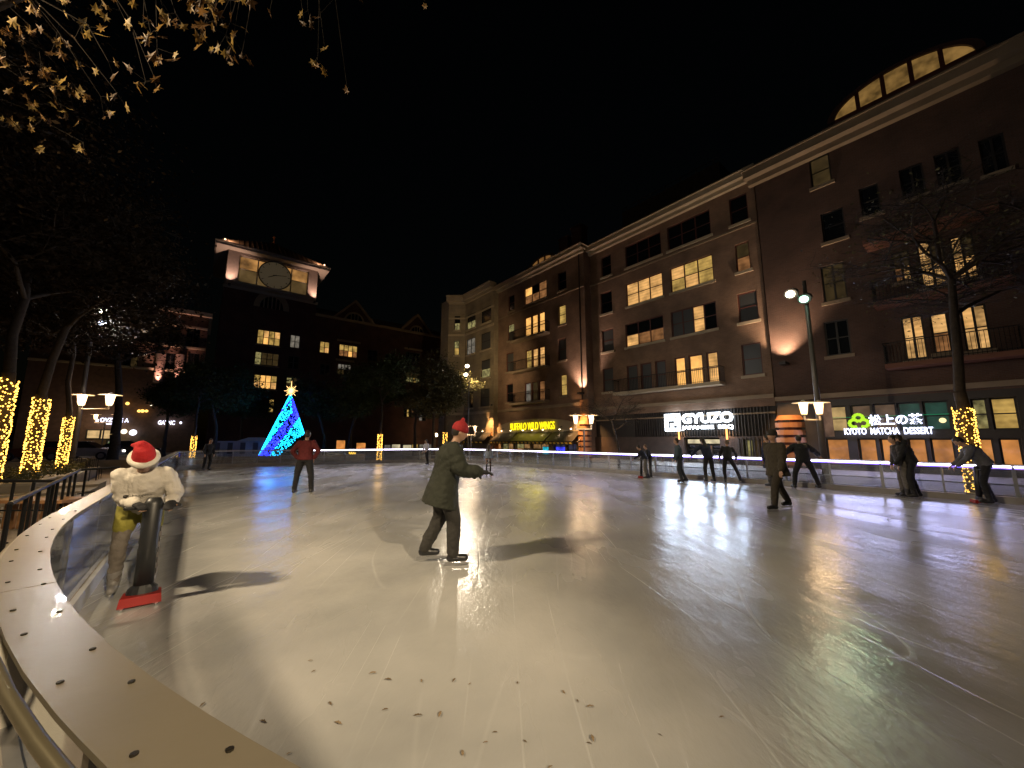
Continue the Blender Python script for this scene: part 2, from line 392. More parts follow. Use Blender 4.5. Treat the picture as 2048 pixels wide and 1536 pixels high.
for k, (x, y, _l) in enumerate(leaf_px):
    p = at(x, y, .032)
    o = put('fallen_leaf', LM[k % 4], None, Matrix.Translation(p)@Matrix.Rotation(rr.random()*6.3, 4, 'Z')@Matrix.Diagonal((*[rr.uniform(.26, .62)]*3, 1)))
    tag(o, 'small dry brown leaf lying flat on the ice in the foreground', 'leaf', 'dry leaves scattered on the ice in the foreground')
# ------------------------------------------------------------------ facades
class Facade:
    def __init__(s, O, U, N): s.O, s.U, s.N = O, U, N      # origin, direction along the front, outward normal
    def P(s, u, d, z): return s.O+s.U*u+s.N*d+ZX*z
    def px(s, x, y, d=0):                                   # where the sight line of a point meets the front (set off by d)
        r = ray(x, y); o = s.O+s.N*d-Vector((0, 0, CAMH)); t = o.dot(s.N)/r.dot(s.N); p = r*t
        return (p-s.O).dot(s.U), p.z+CAMH
    def rect(s, x0, x1, y0, y1):
        xm, ym = (x0+x1)/2, (y0+y1)/2
        ua, ub = s.px(x0, ym)[0], s.px(x1, ym)[0]
        return min(ua, ub), max(ua, ub), s.px(xm, y1)[1], s.px(xm, y0)[1]
    def bx(s, m, u0, u1, d0, d1, z0, z1): m.box(u0, u1, d0, d1, z0, z1, s.P)
    def wall(s, parent, m_, u0, u1, z0, z1, holes, depth=.22, name='wall'):
        us = sorted({u0, u1, *[min(max(h[0], u0), u1) for h in holes], *[min(max(h[1], u0), u1) for h in holes]})
        zs = sorted({z0, z1, *[min(max(h[2], z0), z1) for h in holes], *[min(max(h[3], z0), z1) for h in holes]})
        b = MB()
        for i in range(len(us)-1):
            for j in range(len(zs)-1):
                uc, zc = (us[i]+us[i+1])/2, (zs[j]+zs[j+1])/2
                if any(h[0] < uc < h[1] and h[2] < zc < h[3] for h in holes): continue
                b.add([s.P(us[i], 0, zs[j]), s.P(us[i+1], 0, zs[j]), s.P(us[i+1], 0, zs[j+1]), s.P(us[i], 0, zs[j+1])], [(0, 1, 2, 3)])
        for h in holes:
            a, c, e, g = h[:4]; q = [(a, e), (c, e), (c, g), (a, g)]
            for k in range(4):
                (ua, za), (ub, zb) = q[k], q[(k+1) % 4]
                b.add([s.P(ua, 0, za), s.P(ub, 0, zb), s.P(ub, -depth, zb), s.P(ua, -depth, za)], [(0, 1, 2, 3)])
        return b.build(name, m_, parent, uv=tuple(s.U))
unit = {}
def pane_obj(fac, parent, u0, u1, z0, z1, d, m_, name='pane'):
    if m_.name not in unit:
        b = MB(); b.add([(0, 0, 0), (1, 0, 0), (1, 0, 1), (0, 0, 1)], [(0, 1, 2, 3)]); unit[m_.name] = b.mesh(name, m_)
    M = Matrix((fac.U*(u1-u0), fac.N, ZX*(z1-z0))).transposed().to_4x4(); M.translation = fac.P(u0, d, z0)
    return put(name, unit[m_.name], parent, M)
glass_dark = mat('dark_glass', (.010, .012, .014), .06, spec=.8)
glass_blind = mat('dark_glass_blind', (.07, .075, .075), .3)
P_ = {'D': glass_dark, 'B': glass_blind,
      'W': lit_pane('pane_warm', (.95, .50, .16), .85, .55, 26, 1.3), 'Y': lit_pane('pane_yellow', (.80, .50, .13), .62, .65, 26, 1.6),
      'O': lit_pane('pane_orange', (1.0, .50, .13), 1.15, .3), 'o': lit_pane('pane_dim', (.30, .13, .045), .8, .6, 20),
      'g': lit_pane('pane_greenish', (.42, .36, .14), .6, .8, 0, 3), 'b': lit_pane('pane_brown', (.036, .023, .008), 1, .5),
      'w': lit_pane('pane_white_dim', (.16, .14, .11), 1, .7), 'T': lit_pane('pane_tree_lit', (.80, .44, .15), .9, .7, 30, 1.5)}
fr_red = mat('frame_oxblood', (.10, .028, .018), .5); fr_dark = mat('frame_dark', (.02, .018, .016), .5); fr_white = mat('frame_pale', (.32, .29, .24), .5)
def window(fac, parent, r, cols, rows, kinds, frame=fr_red, fw=.07, d=-.16, sill=None, split=None, name='window'):
    u0, u1, z0, z1 = r; b = MB()
    fac.bx(b, u0, u0+fw, d, d+.08, z0, z1); fac.bx(b, u1-fw, u1, d, d+.08, z0, z1)
    fac.bx(b, u0+fw, u1-fw, d, d+.078, z0, z0+fw); fac.bx(b, u0+fw, u1-fw, d, d+.078, z1-fw, z1)
    iu0, iu1, iz0, iz1 = u0+fw, u1-fw, z0+fw, z1-fw
    cu = [iu0+(iu1-iu0)*k/cols for k in range(cols+1)]
    cz = [iz0+(iz1-iz0)*q for q in ([k/rows for k in range(rows+1)] if not split else [0, *split, 1])]
    for k in range(1, cols): fac.bx(b, cu[k]-fw*.6, cu[k]+fw*.6, d, d+.076, iz0, iz1)
    for k in range(1, len(cz)-1): fac.bx(b, iu0, iu1, d+.002, d+.06, cz[k]-fw*.4, cz[k]+fw*.4)
    f = b.build(name, frame, parent)
    n = 0
    for j in range(len(cz)-2, -1, -1):
        for k in range(cols):
            ch = kinds[n % len(kinds)]; n += 1
            pane_obj(fac, f, cu[k], cu[k+1], cz[j], cz[j+1], d+.03, P_[ch])
    if sill:
        s_ = MB(); fac.bx(s_, u0-.12, u1+.12, .002, .12, z0-.2, z0-.02); s_.build('sill', sill, f)
    return f
def bands(fac, parent, name, m_, L):
    for q in L:
        b = MB(); fac.bx(b, *q); b.build(name, m_, parent)
def slab_rail(fac, parent, u0, u1, z, proj, m_, rail=True, h=1.0, th=.22):
    b = MB(); fac.bx(b, u0, u1, .002, proj, z-th, z); o = b.build('balcony', m_, parent)
    if rail:
        b = MB(); n = max(4, int((u1-u0)/.13))
        for k in range(n+1):
            u = u0+.03+(u1-u0-.06)*k/n; fac.bx(b, u-.009, u+.009, proj-.05, proj-.032, z, z+h)
        fac.bx(b, u0, u1, proj-.06, proj-.022, z+h, z+h+.04); fac.bx(b, u0, u1, proj-.055, proj-.027, z+.06, z+.09)
        for u in (u0+.02, u1-.02):
            for k in range(6): fac.bx(b, u-.009, u+.009, .02+proj*k/6.4, .038+proj*k/6.4, z, z+h)
            fac.bx(b, u-.018, u+.018, .002, proj-.06, z+h+.002, z+h+.038)
        b.build('railing', darkmetal, o)
    return o
def uplight(fac, parent, u, z, watts, col, d=.45, angle=75, down=False, reach=6):
    b = MB(); fac.bx(b, u-.16, u+.16, .02, d+.12, z-.22, z-.06); f = b.build('uplight', fr_dark, parent)
    sg = -1 if down else 1
    lamp('uplight_beam', 'SPOT', fac.P(u, d, z+.02 if not down else z-.3), watts, col, f, fac.P(u, -.35, z+sg*reach), .06, angle, .9)
def lathe(profile, n=12):
    pass
street = AX
F3 = Facade(BX*27.0, AX, -BX); F2 = Facade(BX*26.1, AX, -BX); F1 = Facade(BX*25.5, AX, -BX); F4 = Facade(BX*26.75, AX, -BX)
brickA = brick_mat('brick_orange', (.260, .150, .092), (.205, .118, .072), (.24, .19, .14))
brickB = brick_mat('brick_red', (.108, .056, .036), (.086, .043, .028), (.10, .075, .06))
stoneA = brick_mat('stone_cream', (.30, .25, .165), (.27, .225, .15), (.20, .17, .12), bw=.9, bh=.42)
trim = mat('trim_cream', (.42, .35, .24), .7, var=.12, scale=1)
trim2 = mat('trim_tan', (.26, .20, .13), .75, var=.15, scale=1)
roofm = mat('roof_slate', (.03, .03, .032), .7, var=.3, scale=2)

def shell(fac, parent, m_, u0, u1, z1, depth=16, sides=True):
    b = MB()   # end walls and roof behind the front
    b.add([fac.P(u0, -depth, 0), fac.P(u0, 0, 0), fac.P(u0, 0, z1), fac.P(u0, -depth, z1)], [(0, 1, 2, 3)])
    b.add([fac.P(u1, -depth, 0), fac.P(u1, 0, 0), fac.P(u1, 0, z1), fac.P(u1, -depth, z1)], [(0, 1, 2, 3)])
    b.build('end_wall', m_, parent, uv=tuple(fac.N))
    r = MB(); fac.bx(r, u0, u1, -depth, -.02, z1-.3, z1-.01); r.build('roof', roofm, parent)
def cornice(fac, parent, u0, u1, z, m_, proj=.55, h=.55):
    b = MB(); fac.bx(b, u0-.1, u1+.1, .002, proj*.45, z-h, z-h*.62); fac.bx(b, u0-.2, u1+.2, -.3, proj, z-h*.62, z-h*.1); fac.bx(b, u0-.28, u1+.28, -.3, proj+.1, z-h*.1, z)
    return b.build('cornice', m_, parent)

# ---- building three: brick front with the white barbecue sign
uL3 = F3.px(1176, 700)[0]; uR3 = F3.px(1540, 700)[0]     # left edge is farther: larger u
u_lo, u_hi = min(uL3, uR3), max(uL3, uR3)
b3 = thing('brick_building', 'long orange-brown brick apartment building with wide grid windows above the white glowing barbecue sign', 'building', F3.P((u_lo+u_hi)/2, 0, 0), 'apartment buildings along the right side of the rink')
win3 = [((1202.5, 1222, 508, 550), 1, 2, 'D'), ((1201.5, 1224, 582.6, 626), 1, 2, 'D'), ((1204.4, 1227, 657, 702), 1, 2, 'B'), ((1206, 1227, 736, 784), 1, 2, 'B'),
        ((1250, 1322.6, 476.7, 523.6), 3, 2, 'D'), ((1252, 1325.5, 554.8, 603.7), 3, 2, 'W'), ((1251, 1327.5, 638, 687), 3, 2, 'DDDooW'),
        ((1334, 1422, 437.7, 485.5), 3, 2, 'D'), ((1340, 1427, 521.6, 572.4), 3, 2, 'YYWYWY'), ((1342, 1434, 612.7, 663.5), 4, 2, 'DWBBDWBB'),
        ((1459, 1496, 392.7, 446.4), 1, 2, 'D'), ((1471, 1500, 486, 541), 1, 2, 'bo'), ((1476, 1516, 586, 645), 1, 2, 'B'), ((1484, 1524, 686, 748), 1, 2, 'B')]
doors3 = [((1254, 1276, 727, 779), 'B'), ((1282, 1304, 727, 779), 'B'), ((1311, 1333, 727, 779), 'B'), ((1350, 1372, 711, 775), 'O'), ((1378, 1407, 707.5, 771), 'O'), ((1414, 1438, 702, 768), 'W')]
rs = [(F3.rect(*w_[0]), *w_[1:]) for w_ in win3]
# same height for windows of a row, as on the real front
def rowfix(rs, tol=1.2):
    out = []
    for r in rs:
        c = (r[0][2]+r[0][3])/2; g = [q for q in rs if abs((q[0][2]+q[0][3])/2-c) < tol]
        z0 = sum(q[0][2] for q in g)/len(g); z1 = sum(q[0][3] for q in g)/len(g)
        out.append(((r[0][0], r[0][1], z0, z1), *r[1:]))
    return out
rs = rowfix(rs); ds = rowfix([(F3.rect(*d_[0]), d_[1]) for d_ in doors3])
Z3 = F3.px(1480, 352)[1]; print('Z3', Z3, 'u', u_lo, u_hi)
zg3 = F3.px(1345, 803)[1]      # band above the shop floor
shopL, shopR = F3.px(1262, 850)[0], F3.px(1545, 850)[0]
F3.wall(b3, brickA, u_lo, u_hi, zg3-.3, Z3-.3, [r[0] for r in rs]+[d_[0] for d_ in ds])
shell(F3, b3, brickA, u_lo, u_hi, Z3-.3)
cornice(F3, b3, u_lo, u_hi, Z3, trim, .6, .75)
for r, c_, rw, k in rs: window(F3, b3, r, c_, rw, k, sill=trim)
for r, k in ds: window(F3, b3, r, 1, 2, k, split=(.5,), fw=.1, name='balcony_door')
zb = ds[0][0][2]; ua, ub_ = F3.px(1238.6, 794)[0], F3.px(1452, 776)[0]
slab_rail(F3, b3, min(ua, ub_), max(ua, ub_), zb-.02, .9, trim)
zs5 = rs[4][0][2]-.35
bands(F3, b3, 'string_course', trim2, [(u_lo, u_hi, .002, .08, zs5-.12, zs5), (u_lo, u_hi, .002, .14, zg3-.25, zg3-.02), (u_lo, u_hi, .002, .10, zg3-1.2, zg3-1.1)])
# shop floor: slatted fascia, entrance
zt = F3.px(1400, 820)[1]; zbm = F3.px(1400, 873)[1]
m_ = MB(); F3.bx(m_, u_lo, u_hi, -.1, 0, zt, zg3-.3); m_.build('fascia', brickA, b3, uv=tuple(AX))
slatm = mat('slat_dark', (.045, .040, .038), .45, .4, var=.3, scale=5)
m_ = MB(); F3.bx(m_, u_lo, u_hi, -.35, -.2, zbm, zt); m_.build('sign_band', mat('band_dark', (.025, .023, .022), .7), b3)
slat_me = MB(); slat_me.box(-.028, .028, -.05, .05, 0, 1); slat_me = slat_me.mesh('slat', slatm)
u0s, u1s = min(shopL, shopR)+.1, max(shopL, shopR)-.2; ns = int((u1s-u0s)/.19); rr = random.Random(3)
for k in range(ns):
    u = u0s+(k+.5)*(u1s-u0s)/ns
    M = Matrix((AX, -BX, ZX*(zt-zbm-.02))).transposed().to_4x4(); M.translation = F3.P(u, -.12+rr.uniform(-.02, .02), zbm+.01); put('slat', slat_me, b3, M)
# entrance level
ent = [('wallc', 1178, 1262), ]
eL, eR = F3.px(1368, 890)[0], F3.px(1440, 890)[0]; e0, e1 = min(eL, eR), max(eL, eR)
wL, wR = F3.px(1485, 890)[0], F3.px(1535, 890)[0]; w0, w1 = min(wL, wR), max(wL, wR)
F3.wall(b3, mat('panel_brown', (.06, .042, .034), .6, var=.2), u_lo, u_hi, 0, zbm, [(e0, e1, 0, zbm-.05), (w0, w1, .3, zbm-.2)], .5, 'shopfront')
m_ = MB(); F3.bx(m_, e0, e1, -1.6, -.5, zbm-.12, zbm-.05); m_.build('entrance_soffit', fr_dark, b3)
window(F3, b3, (e0+.05, e1-.05, .02, zbm-.55), 4, 2, 'DoDDDwwD', frame=fr_dark, d=-.45, split=(.75,), name='door')
pane_obj(F3, b3, e0+.1, e1-.1, zbm-.48, zbm-.2, -.4, lit_pane('transom_light', (.85, .72, .45), .9, .5), 'transom')
window(F3, b3, (w0, w1, .3, zbm-.2), 3, 1, 'obg', frame=fr_dark, d=-.4)
for u in (e0-.5, e1+.3):
    pane_obj(F3, b3, u-.06, u+.06, 1.6, 2.3, .05, glow('sconce_glow', (1, .42, .12), 3), 'sconce'); lamp('sconce_light', 'POINT', F3.P(u, .35, 2.0), 22, (1, .5, .2), b3, size=.08)
# rust streaks of the dark panels beside the door
for k in range(9):
    u = e0-1.2-.22*k; M = Matrix((AX, -BX, ZX*(zbm-.15))).transposed().to_4x4(); M.translation = F3.P(u, .03, .05); put('slat', slat_me, b3, M)

# ---- building two: brick front over the awnings
u2a, u2b = F2.px(1172, 700)[0], F2.px(990, 700)[0]; lo, hi = min(u2a, u2b), max(u2a, u2b)
b2 = thing('brick_building', 'narrow brown brick apartment building with small balconies above the yellow lettering and black awnings', 'building', F2.P((lo+hi)/2, 0, 0), 'apartment buildings along the right side of the rink')
win2 = [((1017, 1029, 587, 620), 1, 2, 'D'), ((1016, 1028, 647, 681), 1, 2, 'gB'), ((1012.5, 1027, 704, 743), 1, 2, 'B'), ((1012.5, 1026, 766.6, 805), 1, 2, 'D'),
        ((1049, 1093, 569, 604), 3, 2, 'oDOooo'), ((1116, 1132.5, 546, 579), 1, 2, 'D'), ((1117, 1131.5, 611, 647), 1, 2, 'Y'), ((1116, 1132.5, 678.7, 719.7), 1, 2, 'B'), ((1121, 1133.5, 751, 790), 1, 2, 'Y')]
d2 = [((1049.5, 1062, 633, 677), 'O'), ((1063.5, 1075.5, 629, 673), 'O'), ((1077.5, 1089.5, 624, 668), 'O'), ((1051, 1063, 699, 741), 'Y'), ((1064.5, 1076, 696, 737), 'W'), ((1078, 1089.5, 693, 733), 'W'),
      ((1049.5, 1061.5, 766, 806), 'w'), ((1063.5, 1075, 763, 803), 'b'), ((1077.5, 1089.5, 760, 800), 'o')]
r2 = rowfix([(F2.rect(*w_[0]), *w_[1:]) for w_ in win2]); dd2 = rowfix([(F2.rect(*d_[0]), d_[1]) for d_ in d2])
Z2 = F2.px(1165, 491)[1]; zg2 = F2.px(1080, 812)[1]; print('Z2', Z2, 'zg2', zg2, 'u', lo, hi)
F2.wall(b2, brickA, lo, hi, zg2, Z2-.3, [r[0] for r in r2]+[r[0] for r in dd2])
shell(F2, b2, brickA, lo, hi, Z2-.3); cornice(F2, b2, lo, hi, Z2, trim, .6, .7)
for r, c_, rw, k in r2: window(F2, b2, r, c_, rw, k, sill=trim2)
for r, k in dd2: window(F2, b2, r, 1, 2, k, split=(.45,), fw=.1, name='balcony_door')
for row in (0, 3, 6):
    ua = min(r[0][0] for r in dd2[row:row+3]); ub_ = max(r[0][1] for r in dd2[row:row+3]); slab_rail(F2, b2, ua-.7, ub_+1.6, dd2[row][0][2]-.02, .8, trim2)
bands(F2, b2, 'string_course', trim2, [(lo, hi, .002, .14, zg2-.28, zg2), (lo, hi, .002, .07, r2[0][0][2]-.5, r2[0][0][2]-.38)])
for x in (1163, 993):
    u = F2.px(x, 700)[0]; m_ = MB(); m_.tube(F2.P(u, .08, zg2), F2.P(u, .08, Z2-.6), .05, n=8); m_.build('downpipe', fr_dark, b2)
def lunette(fac, parent, u0, u1, z0, h, d, kinds, n, tr, pm):
    """half-round window in a curved dormer; u0..u1 base, h rise"""
    uc, R = (u0+u1)/2, (u1-u0)/2; K = 24
    prof = [(uc-R*math.cos(math.pi*k/K), z0+h*math.sin(math.pi*k/K)) for k in range(K+1)]
    sc = 1.12; pro2 = [(uc-(R*sc)*math.cos(math.pi*k/K), z0+(h*sc)*math.sin(math.pi*k/K)) for k in range(K+1)]
    b = MB()
    for k in range(K):   # arch trim and dormer body
        (a0, c0), (a1, c1), (a2, c2), (a3, c3) = prof[k], prof[k+1], pro2[k+1], pro2[k]
        b.hexa([fac.P(a0, d-.1, c0), fac.P(a1, d-.1, c1), fac.P(a1, d+.1, c1), fac.P(a0, d+.1, c0), fac.P(a3, d-5, c3), fac.P(a2, d-5, c2), fac.P(a2, d+.12, c2), fac.P(a3, d+.12, c3)])
    dm = b.build('dormer', tr, parent)
    b = MB(); b.add([fac.P(a, d-.05, c) for a, c in prof], [tuple(range(K+1))]); b.build('pane', pm, dm)
    b = MB()
    for k in range(1, n):
        u = u0+(u1-u0)*k/n; zz = z0+h*math.sqrt(max(0, 1-((u-uc)/R)**2)); fac.bx(b, u-.09, u+.09, d-.04, d+.05, z0, zz)
    fac.bx(b, u0, u1, d-.04, d+.06, z0-.12, z0+.08); b.build('mullion', fr_red, dm)
ua, za = F2.px(1040, 548); ub_, zb_ = F2.px(1105, 518)
lunette(F2, b2, min(ua, ub_), max(ua, ub_), Z2-.1, (F2.px(1078, 508)[1]-Z2)*1.0+.2, -.9, 'o', 5, roofm, lit_pane('lunette_dim', (.30, .14, .04), .62, .3))
# chimneys on the roof
for x0, x1, y in ((1143, 1160, 455), (1118, 1135, 478)):
    u = (F2.px(x0, y, -6)[0]+F2.px(x1, y, -6)[0])/2; z = F2.px((x0+x1)/2, y, -6)[1]
    m_ = MB(); F2.bx(m_, u-.7, u+.7, -7.2, -6, Z2-.3, z); F2.bx(m_, u-.8, u+.8, -7.3, -5.9, z-.002, z+.2); m_.build('chimney', brickB, b2, uv=tuple(AX))
# low penthouse with roof equipment on building three
u0_, u1_ = F3.px(1245, 440, -7)[0], F3.px(1440, 350, -7)[0]; zt_ = F3.px(1345, 372, -7)[1]
m_ = MB(); F3.bx(m_, min(u0_, u1_), max(u0_, u1_), -13, -7, Z3-.3, zt_); 
for k in range(7): u = min(u0_, u1_)+.5+k*(abs(u1_-u0_)-1)/6; F3.bx(m_, u-.05, u+.05, -7.1, -7.02, Z3, zt_+.5)
F3.bx(m_, min(u0_, u1_), max(u0_, u1_), -7.12, -7.06, zt_+.45, zt_+.5); m_.build('penthouse', mat('penthouse_grey', (.05, .05, .05), .8, var=.4), b3)

# ---- building one: cream stone at the far corner
b1 = thing('corner_building', 'cream stone corner apartment building with a canted end and lit cornice behind the tall lamp', 'building', F1.P(36, 0, 0), 'apartment buildings along the right side of the rink')
c_u = F1.px(930, 700)[0]; c_r = F1.px(988, 700)[0]; print('b1 u', c_r, c_u)
Z1 = F1.px(985, 566)[1]
win1 = [((934, 951, 626, 656), 2, 2, 'DDgg'), ((933, 950, 676, 708), 2, 2, 'ww'), ((962.5, 982, 615, 645), 1, 2, 'D'), ((962, 981, 666, 698), 1, 2, 'B'), ((962, 980, 720, 755), 1, 2, 'Bg'), ((960, 979, 776, 813), 1, 2, 'B'), ((934, 946, 785, 815), 1, 2, 'D')]
r1 = rowfix([(F1.rect(*w_[0]), *w_[1:]) for w_ in win1], .9)
F1.wall(b1, stoneA, c_r, c_u, 0, Z1-.3, [r[0] for r in r1])
for r, c_, rw, k in r1: window(F1, b1, r, c_, rw, k, frame=fr_dark, sill=trim)
cdir = (AX-BX*-1).normalized() if False else (AX+BX*-1*-1).normalized()
pc = F1.P(c_u, 0, 0); Uc = (AX*.62-BX*-.785).normalized()     # canted end turns away from the front
Uc = Vector((-1, .02, 0)).normalized(); Nc = Vector((-Uc.y, Uc.x, 0)); Nc = Nc if Nc.y < 0 else -Nc
FC = Facade(pc, Uc, Nc); cw = abs(FC.px(896, 700)[0])
winc = [((909, 920.5, 632, 660), 1, 2, 'Dg'), ((908, 918.6, 681.6, 710), 1, 2, 'gY')]
rc = [(FC.rect(*w_[0]), *w_[1:]) for w_ in winc]
FC.wall(b1, stoneA, 0, cw, 0, Z1-.3, [r[0] for r in rc])
for r, c_, rw, k in rc: window(FC, b1, r, c_, rw, k, frame=fr_dark, sill=trim)
FS = Facade(FC.P(cw, 0, 0), AX, BX*-1)
m_ = MB(); e_ = FC.P(cw, 0, 0)
m_.add([e_, e_+AX*2.0-BX*0, e_+AX*2+ZX*(Z1-.3), e_+ZX*(Z1-.3)], [(0, 1, 2, 3)])
e2 = e_+AX*2; m_.add([e2, e2+BX*12, e2+BX*12+ZX*(Z1-.3), e2+ZX*(Z1-.3)], [(0, 1, 2, 3)])
e3 = F1.P(c_r, 0, 0); m_.add([e3, e3+BX*4, e3+BX*4+ZX*(Z1-.3), e3+ZX*(Z1-.3)], [(0, 1, 2, 3)])
m_.build('end_wall', stoneA, b1, uv=tuple(BX))
def cornice1(fac, u0, u1):
    b = MB(); fac.bx(b, u0, u1, .002, .3, Z1-1.0, Z1-.7); fac.bx(b, u0, u1+.25, -.3, .62, Z1-.7, Z1-.18); fac.bx(b, u0, u1+.3, -.3, .78, Z1-.18, Z1)
    b.build('cornice', trim, b1)
    bands(fac, b1, 'string_course', trim, [(u0, u1, .002, .12, Z1-3.0, Z1-2.8), (u0, u1, .002, .14, r1[1][0][3]+.55, r1[1][0][3]+.8), (u0, u1, .002, .16, 4.6, 4.9)])
cornice1(F1, c_r, c_u); cornice1(FC, 0, cw)
m_ = MB(); m_.add([F1.P(c_r, 0, Z1-.31), F1.P(c_u, 0, Z1-.31), FC.P(cw, 0, Z1-.31), e2+ZX*(Z1-.31), e2+BX*12+ZX*(Z1-.31), F1.P(c_r, -12, Z1-.31)], [(0, 1, 2, 3, 4, 5)]); m_.build('roof', roofm, b1)

# ---- building four: large dark brick block at the right edge
u4a, u4b = F4.px(1542, 700)[0], -16.0; lo4, hi4 = u4b, u4a
b4 = thing('brick_building', 'tall dark red brick block at the right edge with a big half-round roof window', 'building', F4.P((lo4+hi4)/2, 0, 0), 'apartment buildings along the right side of the rink')
Z4 = F4.px(1560, 322)[1]; print('Z4', Z4, 'u', lo4, hi4)
win4 = [((1619.5, 1661.6, 311, 370), 1, 2, 'b'), ((1644, 1692, 527, 601), 2, 2, 'bbbb'), ((1643, 1690, 420, 480), 1, 2, 'D'), ((1650, 1700, 640, 710), 2, 2, 'D'),
        ((1785, 1822, 501, 563), 2, 2, 'bbTo'), ((1837, 1893, 477, 573), 2, 2, 'bTTT'), ((1903, 1953, 467.6, 557), 2, 2, 'bTWW'),
        ((1806, 1851, 631, 718), 2, 2, 'WTTT'), ((1863, 1900, 625, 705), 1, 2, 'To'), ((1925, 1979, 609, 700), 2, 2, 'TWTT'),
        ((1800, 1850, 330, 395), 2, 2, 'D'), ((1870, 1925, 300, 370), 2, 2, 'D'), ((1720, 1760, 370, 430), 1, 2, 'D'), ((1960, 2015, 270, 345), 2, 2, 'D')]
r4 = [(F4.rect(*w_[0]), *w_[1:]) for w_ in win4]
zg4 = F4.px(1660, 800)[1]
tr = [(1648, 1693), (1702, 1743.6), (1747, 1794), (1796, 1845), (1848, 1901), (1946, 1979), (1984, 2040)]
lw = [(1652, 1698), (1717, 1754.5), (1761, 1800), (1817, 1855), (1862, 1910), (1955, 1990), (2000, 2046)]
zf1 = F4.px(1780, 862)[1]; zf0 = F4.px(1780, 877)[1]; zf2 = F4.px(1780, 806)[1]
th = [(*sorted((F4.px(x0, 835)[0], F4.px(x1, 835)[0])), zf1, zf2) for x0, x1 in tr]
lh = [(*sorted((F4.px(x0, 900)[0], F4.px(x1, 900)[0])), .25, zf0) for x0, x1 in lw]
F4.wall(b4, brickB, lo4, hi4, zf2+.35, Z4-.3, [r[0] for r in r4])
F4.wall(b4, mat('shopfront_dark', (.028, .024, .022), .5, var=.2), lo4, hi4, 0, zf2+.35, th+lh, .4, 'shopfront')
shell(F4, b4, brickB, lo4, hi4, Z4-.3); cornice(F4, b4, lo4, hi4+.2, Z4, trim2, .8, .9)
for r, c_, rw, k in r4: window(F4, b4, r, c_, rw, k, frame=fr_dark, sill=trim2)
P_['m'] = lit_pane('pane_mezz_brown', (.14, .085, .05), 1, .7, 0, .9); P_['n'] = lit_pane('pane_mezz_green', (.014, .045, .032), 1, .6); P_['q'] = lit_pane('pane_shop', (.62, .24, .06), .85, .55, 0, 1.3); P_['r'] = lit_pane('pane_cream', (.45, .30, .12), 1, .4)
for r, k in zip(th, ('r', 'm', 'm', 'n', 'n', 'g', 'Y')): window(F4, b4, r, 1, 2, k, frame=fr_dark, d=-.35, name='transom_window')
for r, k in zip(lh, 'qqqqqqq'): window(F4, b4, r, 1, 1, k, frame=fr_dark, d=-.35, name='shop_window')
for (xa, ya), (xb, yb), pj in (((1723.6, 479.6), (1996.6, 404), 1.3), ((1745.6, 607), (2030, 545), 1.1), ((1770, 735), (2048, 690), 1.0)):
    uA, z_ = F4.px(xa, ya, pj); uB, z2_ = F4.px(xb, yb, pj); slab_rail(F4, b4, min(uA, uB), max(uA, uB), (z_+z2_)/2, pj, mat('trim_rust', (.20, .085, .05), .7), rail=(ya > 500))
m_ = MB(); F4.bx(m_, lo4, hi4, .002, .16, zf2+.45, zf2+.7); m_.build('string_course', trim2, b4)
# big half-round window standing on the roof edge
def circ(p, q, r_):
    ax, ay = p; bx_, by = q; cx, cy_ = r_; d = 2*(ax*(by-cy_)+bx_*(cy_-ay)+cx*(ay-by))
    ux = ((ax*ax+ay*ay)*(by-cy_)+(bx_*bx_+by*by)*(cy_-ay)+(cx*cx+cy_*cy_)*(ay-by))/d; uy = ((ax*ax+ay*ay)*(cx-bx_)+(bx_*bx_+by*by)*(ax-cx)+(cx*cx+cy_*cy_)*(bx_-ax))/d
    return ux, uy
dl = -.9; A = F4.px(1686, 229, dl); B_ = F4.px(1927, 117, dl); T_ = F4.px(1794, 136, dl); print('lunette', A, B_, T_)
zl = Z4+.02; h4 = T_[1]-(A[1]+B_[1])/2; u0_, u1_ = min(A[0], B_[0]), max(A[0], B_[0])
lunette(F4, b4, u0_-.4, u1_+.4, (A[1]+B_[1])/2-.1, h4+.15, dl, 'o', 5, mat('dormer_dark', (.05, .02, .015), .7), lit_pane('lunette_lit', (.36, .20, .055), .55, .7, 0, 1.6))
m_ = MB(); F4.bx(m_, u0_-1, u1_+1, dl-5, dl+.1, Z4-.3, (A[1]+B_[1])/2-.24); m_.build('attic', brickB, b4, uv=tuple(AX))
